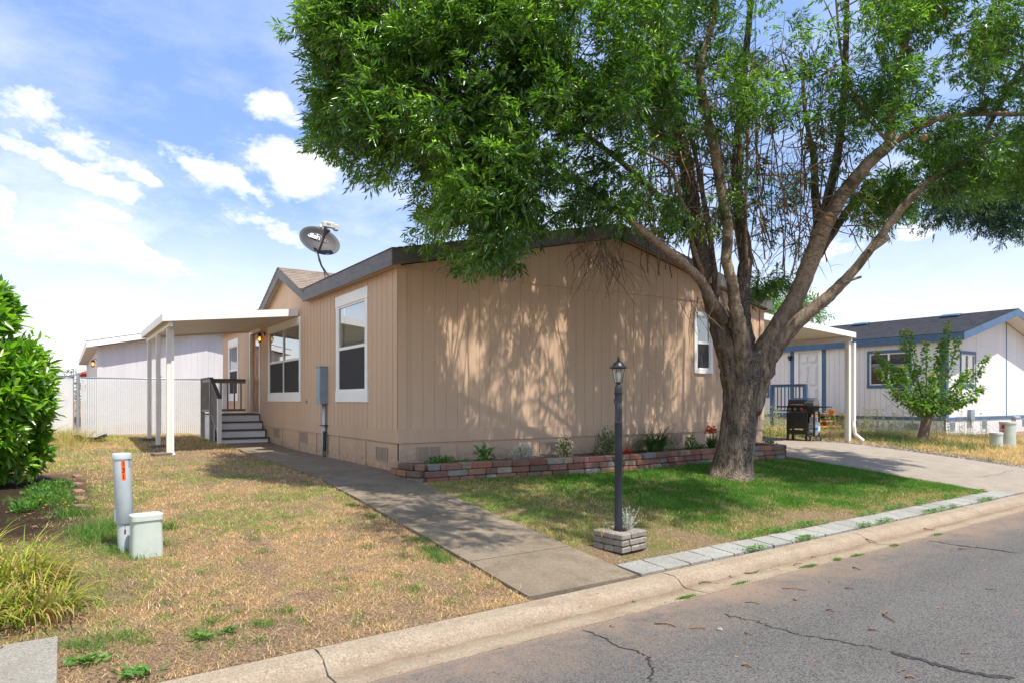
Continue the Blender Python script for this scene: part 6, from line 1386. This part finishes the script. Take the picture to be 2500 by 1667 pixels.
def keepR(x, y): return (x > 4.12+.03*np.sin(y*6)) & (x < 12.33+.05*np.sin(y*5)) & (y > kY(x)+.02) & (y < 8.36-.035*(x-4.2)+.09*np.sin((x-4.2)*1.15+.8)-.04) & ~((y < kY(x)+.33) & (rng.random(len(x)) > .02)) & ~((abs(x-4.47) < .26) & (abs(y-4.83) < .26))
x, y = lawn(330000, 4.1, 12.4, 3.95, 8.5, keepR); c, gl, lu, so, ri, gr = colr(x, y)
k = rng.random(len(x)) < np.clip(1.1-1.0*so*(1-lu), .10, 1); x, y, c, gr, lu = x[k], y[k], c[k], gr[k], lu[k]; n = len(x)
blades('green_lawn_grass', x, y, .022+.022*rng.random(n)+.028*lu*rng.random(n), (.003+.0022*rng.random(n))*(1+.08*np.maximum(0, y-5)), c, .8, label='shaded green lawn under the ash tree')
# green tufts, weeds
def tufts(name, cs, L, nb, cols, label, wd=.005, sp=.05):
    X_, Y_, H_, W_, C_ = [], [], [], [], []
    for (cx, cy, k) in cs:
        m = int(nb*k); X_.append(cx+rng.normal(size=m)*sp*k); Y_.append(cy+rng.normal(size=m)*sp*k); H_.append(L*k*(.5+.7*rng.random(m))); W_.append(np.full(m, wd)); q = np.array(cols)[rng.integers(0, len(cols), m)]*(.7+.6*rng.random((m, 1))); C_.append(q)
    blades(name, np.concatenate(X_), np.concatenate(Y_), np.concatenate(H_), np.concatenate(W_), np.concatenate(C_), 1.2, label=label)
GW = [(.07, .17, .03), (.10, .23, .035), (.16, .26, .05)]
cs = []
for (px, py, k) in ((215, 1300, 2.2), (245, 1320, 2), (270, 1290, 2), (180, 1260, 2.2), (150, 1230, 2), (290, 1345, 1.4), (330, 1360, 1.2), (395, 1330, 1.), (215, 1585, .8), (180, 1575, .9), (255, 1560, .9), (310, 1555, .9), (345, 1570, .8), (480, 1545, .8), (520, 1520, .8), (640, 1525, .8), (400, 1290, 1.4), (1050, 1345, 1.2), (1070, 1360, 1.2), (1020, 1320, 1), (905, 1262, 1), (860, 1235, 1), (1010, 1440, .9), (700, 1490, .6), (120, 1210, 2), (60, 1230, 1.6), (1090, 1370, 1)): x, y, z, d = sxy(px, py); cs.append((x, y, k))
tufts('grass_tufts', cs, .07, 150, GW, 'taller green grass tufts in the dry lawn', .005, .05)
cs2 = []; cs3 = []
while len(cs2) < 330:
    a, b = random.uniform(-.6, 2.85), 4.2+8.5*random.random()**1.4
    if b > kY(a)+.15 and not (a < .05 and b < 5.4): cs2.append((a, b, random.uniform(.25, .8)))
while len(cs3) < 420:
    a, b = random.uniform(-.3, 2.85), 4.1+7*random.random()**1.5
    if b > kY(a)+.1 and not (a < .05 and b < 5.4): cs3.append((a, b, random.uniform(.3, .9)))
tufts('scattered_green_tufts', cs2, .055, 70, GW, 'small green grass tufts scattered through the dry left lawn', .0045, .055)
tufts('straw_tufts', cs3, .05, 60, [(.85, .66, .42), (.75, .5, .26), (.34, .20, .10), (.2, .12, .07)], 'bleached and brown straw tufts of the left lawn', .004, .07)
cs4 = [(random.uniform(4.3, 12), random.uniform(4.5, 8.1), random.uniform(.3, .9)) for _ in range(420)]; cs4 = [q for q in cs4 if not (abs(q[0]-4.5) < .3 and abs(q[1]-4.8) < .3)]
tufts('dark_green_tufts', cs4, .055, 80, [(.05, .14, .02), (.10, .26, .03), (.17, .33, .05), (.4, .3, .13)], 'uneven tufts of the green lawn under the ash tree', .0045, .07)
n = 420; xx = np.concatenate([rng.random(n//2)*3.2-.3, 4.2+rng.random(n//2)*8]); yy = 4.2+rng.random(n)*4.2; k = yy > kY(xx)+.05; xx, yy = xx[k], yy[k]
tag(leaves('fallen_leaves', np.c_[xx, yy, gz(xx, yy)+.025], np.c_[rng.normal(size=(len(xx), 2)), rng.random(len(xx))*.4], .02+.035*rng.random(len(xx)), .014, M['deadleaf'], None), 'brown fallen leaves scattered over both lawns', 'fallen leaves', kind='stuff')
# gravel strip along the far side of the driveway
mb = MB()
for k in range(2600):
    gy_ = 4.4+random.random()**.8*12; gx_ = 16.40+abs(random.gauss(0, .22)); s = random.uniform(.012, .035); v = random.uniform(.5, 1.5); mb.tint = (v, v*.96, v*.9); mb.obox((gx_, gy_, g1(gx_, gy_)+s*.2), (s*1.5, s, s*.8), rz=random.uniform(0, 3), rx=random.uniform(-.4, .4))
M['gravel'] = simple('grey_gravel', (.30, .28, .26), .9, (.22, .20, .19), 30, tint=True, bst=0)
tag(mb.build('gravel', M['gravel'], None, fix=False), 'grey gravel strip along the far edge of the driveway', 'gravel', kind='stuff')
def keepD(x, y): return (x > 16.5+.12*np.sin(y*3)) & (x < 25.4)
x = 16.4+rng.random(52000)*9.2; y = 4.3+rng.random(52000)**1.3*13; k = keepD(x, y); x, y = x[k], y[k]; n = len(x); hf = sm(17.2, 19, x)*sm(6.2, 8.5, y)
nz = fnoise(x, y, .9, 71); c = np.array([.66, .48, .22])*(.7+.6*rng.random((n, 1))); g = nz+.25*rng.random(n) > .66; c[g] = np.array([.15, .20, .06])*(.7+.6*rng.random((g.sum(), 1)))
kk = (rng.random(n) < sm(16.5, 17.2, x)); x, y, c, hf = x[kk], y[kk], c[kk], hf[kk]; n = len(x)
blades('dry_grass', x, y, .05+.05*rng.random(n)+hf*.22*rng.random(n), .008+.006*rng.random(n), c, .8, label='dry yellow grass in front of the white house')
# tall weeds before the white house: stems with small leaves
X_, Y_ = [], []
mbw = MB(); Ps = []; Ds_ = []; 
spots = [(random.uniform(19.5, 23.5), random.uniform(8.6, 16.5)) for _ in range(250)]+[(random.uniform(16.9, 18.5), random.uniform(10.5, 16)) for _ in range(70)]
for (wx_, wy_) in spots:
    z0 = g1(wx_, wy_); h_ = random.uniform(.35, 1.05)*(1 if wx_ > 19 else .6); e = Vector((wx_+random.gauss(0, .12), wy_+random.gauss(0, .12), z0+h_)); s0 = Vector((wx_, wy_, z0)); mbw.tube([s0, s0.lerp(e, .5), e], [.006, .005, .002], 3, caps=False)
    for k in range(int(16*h_/.6)): u = random.uniform(.05, .95); q = s0.lerp(e, u); Ps.append((q.x+random.gauss(0, .03), q.y+random.gauss(0, .03), q.z)); Ds_.append((random.gauss(0, 1), random.gauss(0, 1), random.gauss(.1, .5)))
M['weedstem'] = simple('dry_weed_stem', (.45, .38, .17), .8, (.28, .32, .12), 3, bst=0)
o = mbw.build('weed_stems', M['weedstem'], None, fix=False); tag(o, 'thin dry weed stems in front of the white house', 'weeds', kind='stuff')
M['weed'] = leafmat('weed_leaf', [(.12, .17, .06), (.20, .26, .10), (.34, .34, .16), (.45, .38, .18)], .7, .3, .2)
tag(leaves('weed_leaves', np.array(Ps), np.array(Ds_), .07, .02, M['weed'], None, fat=True), 'tall grey-green weeds in front of the white house', 'weeds', kind='stuff')
# weeds by the fence and beside the laurel
cs = [sxy(px, py)[:2]+(k,) for px, py, k in ((130, 1095, 2.2), (150, 1085, 2.5), (165, 1080, 2.5), (110, 1080, 2.5), (185, 1078, 2), (140, 1070, 2.5))]
tufts('dry_weeds', cs, .16, 160, [(.5, .38, .15), (.4, .34, .12), (.3, .3, .1)], 'tall dry grass beside the fence post', .008, .12)
# broad weeds in the left bed
cs = [sxy(px, py) for px, py in ((110, 1195), (130, 1215), (90, 1205), (60, 1250), (150, 1190), (100, 1230))]
lb_ = ['bright green leafy weed nearest the pedestal', 'bright green leafy weed right of the laurel', 'bright green leafy weed under the laurel edge', 'bright green leafy weed at the soil edge', 'bright green leafy weed beside the edging bricks', 'bright green leafy weed in the middle of the patch']
for (x, y, z, d), l_ in zip(cs, lb_): bush('leafy_weed', l_, (x, y, z), (.14, .14, .10), 170, .045, .024, M['herb'], stems=4, lvr=(.4, 1))
for (px, py, r_, l_) in ((430, 1650, .14, 'flat dandelion-like weed by the kerb at the bottom left'), (325, 1650, .10, 'green weed rosette at the bottom between the slab and the kerb'), (212, 1618, .09, 'green weed rosette at the corner of the slab'), (560, 1545, .06, 'small green weed in bare soil above the kerb'), (495, 1560, .07, 'small spreading weed in the dry lawn')):
    x, y, z, d = sxy(px, py); T = thing('weed_rosette', (x, y, z), l_, 'weed'); n = 60; a = rng.random(n)*6.28; P_ = np.c_[x+rng.normal(size=n)*r_*.5, y+rng.normal(size=n)*r_*.35, z+.01+rng.random(n)*.02]; leaves('leaves', P_, np.c_[np.cos(a), np.sin(a), .35+.3*rng.random(n)], r_*.6, r_*.18, M['herb'], T, .5+.5*rng.random(n), fat=True)
# weeds in the gutter seam and between pavers
cs = []
for (zx, zy, k) in ((598, 762, .9), (575, 768, .6), (875, 690, .9), (1215, 605, .9), (1240, 600, .6), (1375, 567, .5), (1480, 545, .8), (1675, 493, .6), (1900, 437, .7)): p = Zs(zx, zy); cs.append((p.x, p.y, k))
X_ = np.concatenate([c_[0]+rng.normal(size=150)*.06*c_[2] for c_ in cs]); Y_ = np.concatenate([c_[1]+rng.normal(size=150)*.012 for c_ in cs]); n = len(X_)
blades('gutter_weeds', X_, Y_, .012+.014*rng.random(n), np.full(n, .006), np.array([.12, .22, .04])*(.7+.6*rng.random((n, 1))), 1.5, z=np.array([surf(a, b) for a, b in zip(X_, Y_)]), label='small green weeds rooted in the gutter seam', cat_='weeds')
X_ = []; Y_ = []
for k in range(46): cx = 5.6+random.random()*6.7; cy = kY(cx)+random.choice([.01, .33, .35, .4]); m = 60; X_.append(cx+rng.normal(size=m)*.07); Y_.append(cy+rng.normal(size=m)*.03)
X_ = np.concatenate(X_); Y_ = np.concatenate(Y_); n = len(X_)
P_ = np.c_[X_, Y_, gz(X_, Y_)+.028+.02*rng.random(n)]; a = rng.random(n)*6.28
tag(leaves('clover_weeds', P_, np.c_[np.cos(a), np.sin(a), .2+.4*rng.random(n)], .022, .017, M['herb'], None, .4+.6*rng.random(n), fat=True), 'clover-like weeds creeping between the pavers', 'weeds', kind='stuff')
# yellow dandelion dots by the pedestal
M['yellow'] = leafmat('yellow_petal', [(.8, .5, .02), (.85, .6, .05)], .6, .2, .2)
n = 26; cx, cy, cz, d = sxy(190, 1260); xx = cx+rng.normal(size=n)*.25; yy = cy+rng.normal(size=n)*.35; zz = gz(xx, yy)+.10+.08*rng.random(n)
Pp = np.repeat(np.c_[xx, yy, zz], 8, 0); a = rng.random(n*8)*6.28
tag(leaves('yellow_flowers', Pp, np.c_[np.cos(a), np.sin(a), .4+0*a], .012, .008, M['yellow'], None), 'tiny yellow flowers in the weeds left of the pedestal', 'flowers', kind='stuff')

# ================= LIGHT =================
SD = Vector((.09, -.46, 1.0)).normalized(); el = math.asin(SD.z); az = math.atan2(SD.x, SD.y)
sl = bpy.data.lights.new('sun', 'SUN'); so_ = bpy.data.objects.new('sun', sl); COL.objects.link(so_); so_.rotation_euler = (-SD).to_track_quat('-Z', 'Y').to_euler()
sl.energy = 5.0; sl.angle = R(.53); sl.color = (1, .935, .84)
w = bpy.data.worlds.new('World'); scene.world = w; w.use_nodes = True
class WT(NT):
    def __init__(s): s.n = w.node_tree.nodes; s.l = w.node_tree.links; s.n.clear(); s.out = s.n.new('ShaderNodeOutputWorld')
t = WT(); sky = t.n.new('ShaderNodeTexSky'); sky.sky_type = 'NISHITA'; sky.sun_disc = False; sky.sun_elevation = el; sky.sun_rotation = az; sky.air_density = 1.0; sky.dust_density = .6; sky.ozone_density = 1.3
tc = t.N('TexCoord').outputs['Generated']
sxn = t.N('SeparateXYZ', Vector=tc); zel = sxn.outputs[2]
skc = t.N('VectorMath', operation='SCALE', i0=sky.outputs[0]); skc.inputs[3].default_value = 0.125; skc = t.N('VectorMath', operation='SCALE', i0=skc.outputs[0]); t.l.new(t.rng(zel, .02, .50, .50, 1.), skc.inputs[3]); skc = skc.outputs[0]
wrp = t.N('TexNoise', Scale=7., Detail=6., Roughness=.6, Vector=tc).outputs[1]
wv = t.N('VectorMath', operation='SUBTRACT', i0=wrp, i1=(.5, .5, .5)); wv = t.N('VectorMath', operation='MULTIPLY', i0=wv.outputs[0], i1=(.13, .13, .10)); tcw = t.N('VectorMath', operation='ADD', i0=tc, i1=wv.outputs[0]).outputs[0]
n1 = t.noise(3.2, 9, t.vec(tc, (1, 1, 2.3)), .62); n2 = t.noise(9, 8, t.vec(tc, (1, 1, 1.8)), .68)
nn_ = t.math('ADD', t.math('MULTIPLY', n1, .45), t.math('MULTIPLY', n2, .55))
blobs = [(665, 375, 125, 62, 40), (628, 255, 70, 34, 50), (500, 400, 115, 34, 32), (560, 440, 60, 16, 25), (130, 300, 165, 38, 12), (60, 345, 60, 16, 20), (130, 378, 180, 27, 19), (0, 465, 60, 42, 20), (640, 532, 88, 32, 12), (232, 500, 50, 16, 20), (270, 570, 150, 22, 24), (330, 400, 60, 14, 30), (1930, 560, 140, 40, -20), (2115, 525, 55, 24, 0), (1880, 680, 90, 26, -10)]
acc = None
def unit(v): return np.array(v)/np.linalg.norm(v)
def dirD(x, y): r = ray(x*1.063); return unit([r[0], r[1], (975-y*1.063)/F])
for (x, y, a, b, an) in blobs:
    a *= 1.08; b *= 1.12
    c = dirD(x, y); e1 = dirD(x+a*math.cos(R(an)), y+a*math.sin(R(an)))-c; e2 = dirD(x-b*math.sin(R(an)), y+b*math.cos(R(an)))-c
    la, lb2 = np.linalg.norm(e1), np.linalg.norm(e2); e1 = e1/la**2; e2 = e2/lb2**2
    sb = t.N('VectorMath', operation='SUBTRACT', i0=tcw, i1=tuple(c))
    u = t.N('VectorMath', operation='DOT_PRODUCT', i0=sb.outputs[0], i1=tuple(e1)).outputs['Value']; v = t.N('VectorMath', operation='DOT_PRODUCT', i0=sb.outputs[0], i1=tuple(e2)).outputs['Value']
    q = t.math('SQRT', t.math('MULTIPLY_ADD', u, u, t.math('MULTIPLY', v, v))); q = t.math('SUBTRACT', 1.15, q)
    acc = q if acc is None else t.math('MAXIMUM', acc, q)
acc = t.math('MAXIMUM', acc, -.9)
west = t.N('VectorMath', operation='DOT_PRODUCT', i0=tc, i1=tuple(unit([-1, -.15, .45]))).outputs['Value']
acc = t.math('MAXIMUM', acc, t.rng(west, .45, .85, -.9, .6))   # broad unseen cloud bank added in the west to brighten the shaded left wall
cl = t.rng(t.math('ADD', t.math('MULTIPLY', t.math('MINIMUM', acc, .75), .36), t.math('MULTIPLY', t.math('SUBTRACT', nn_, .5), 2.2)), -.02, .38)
# thin veil and pale horizon
vl = t.math('ADD', .05, t.math('MULTIPLY', t.rng(n1, .40, .68, 0, .45), t.rng(zel, .65, .2))); hz = t.rng(zel, .30, .02, 0, .72); hz = t.math('MULTIPLY', hz, t.rng(n2, .2, .6, .75, 1.))
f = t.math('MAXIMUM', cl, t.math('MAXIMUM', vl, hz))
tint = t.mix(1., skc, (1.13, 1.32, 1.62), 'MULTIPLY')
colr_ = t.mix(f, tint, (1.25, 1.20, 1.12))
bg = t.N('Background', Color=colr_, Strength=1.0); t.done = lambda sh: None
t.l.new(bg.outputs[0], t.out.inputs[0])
scene.view_settings.view_transform = 'Standard'; scene.view_settings.look = 'None'; scene.view_settings.exposure = .55; scene.view_settings.gamma = 1
scene.cycles.max_bounces = 7; scene.cycles.transparent_max_bounces = 12; scene.cycles.diffuse_bounces = 3; scene.cycles.glossy_bounces = 3; scene.cycles.caustics_reflective = False; scene.cycles.caustics_refractive = False
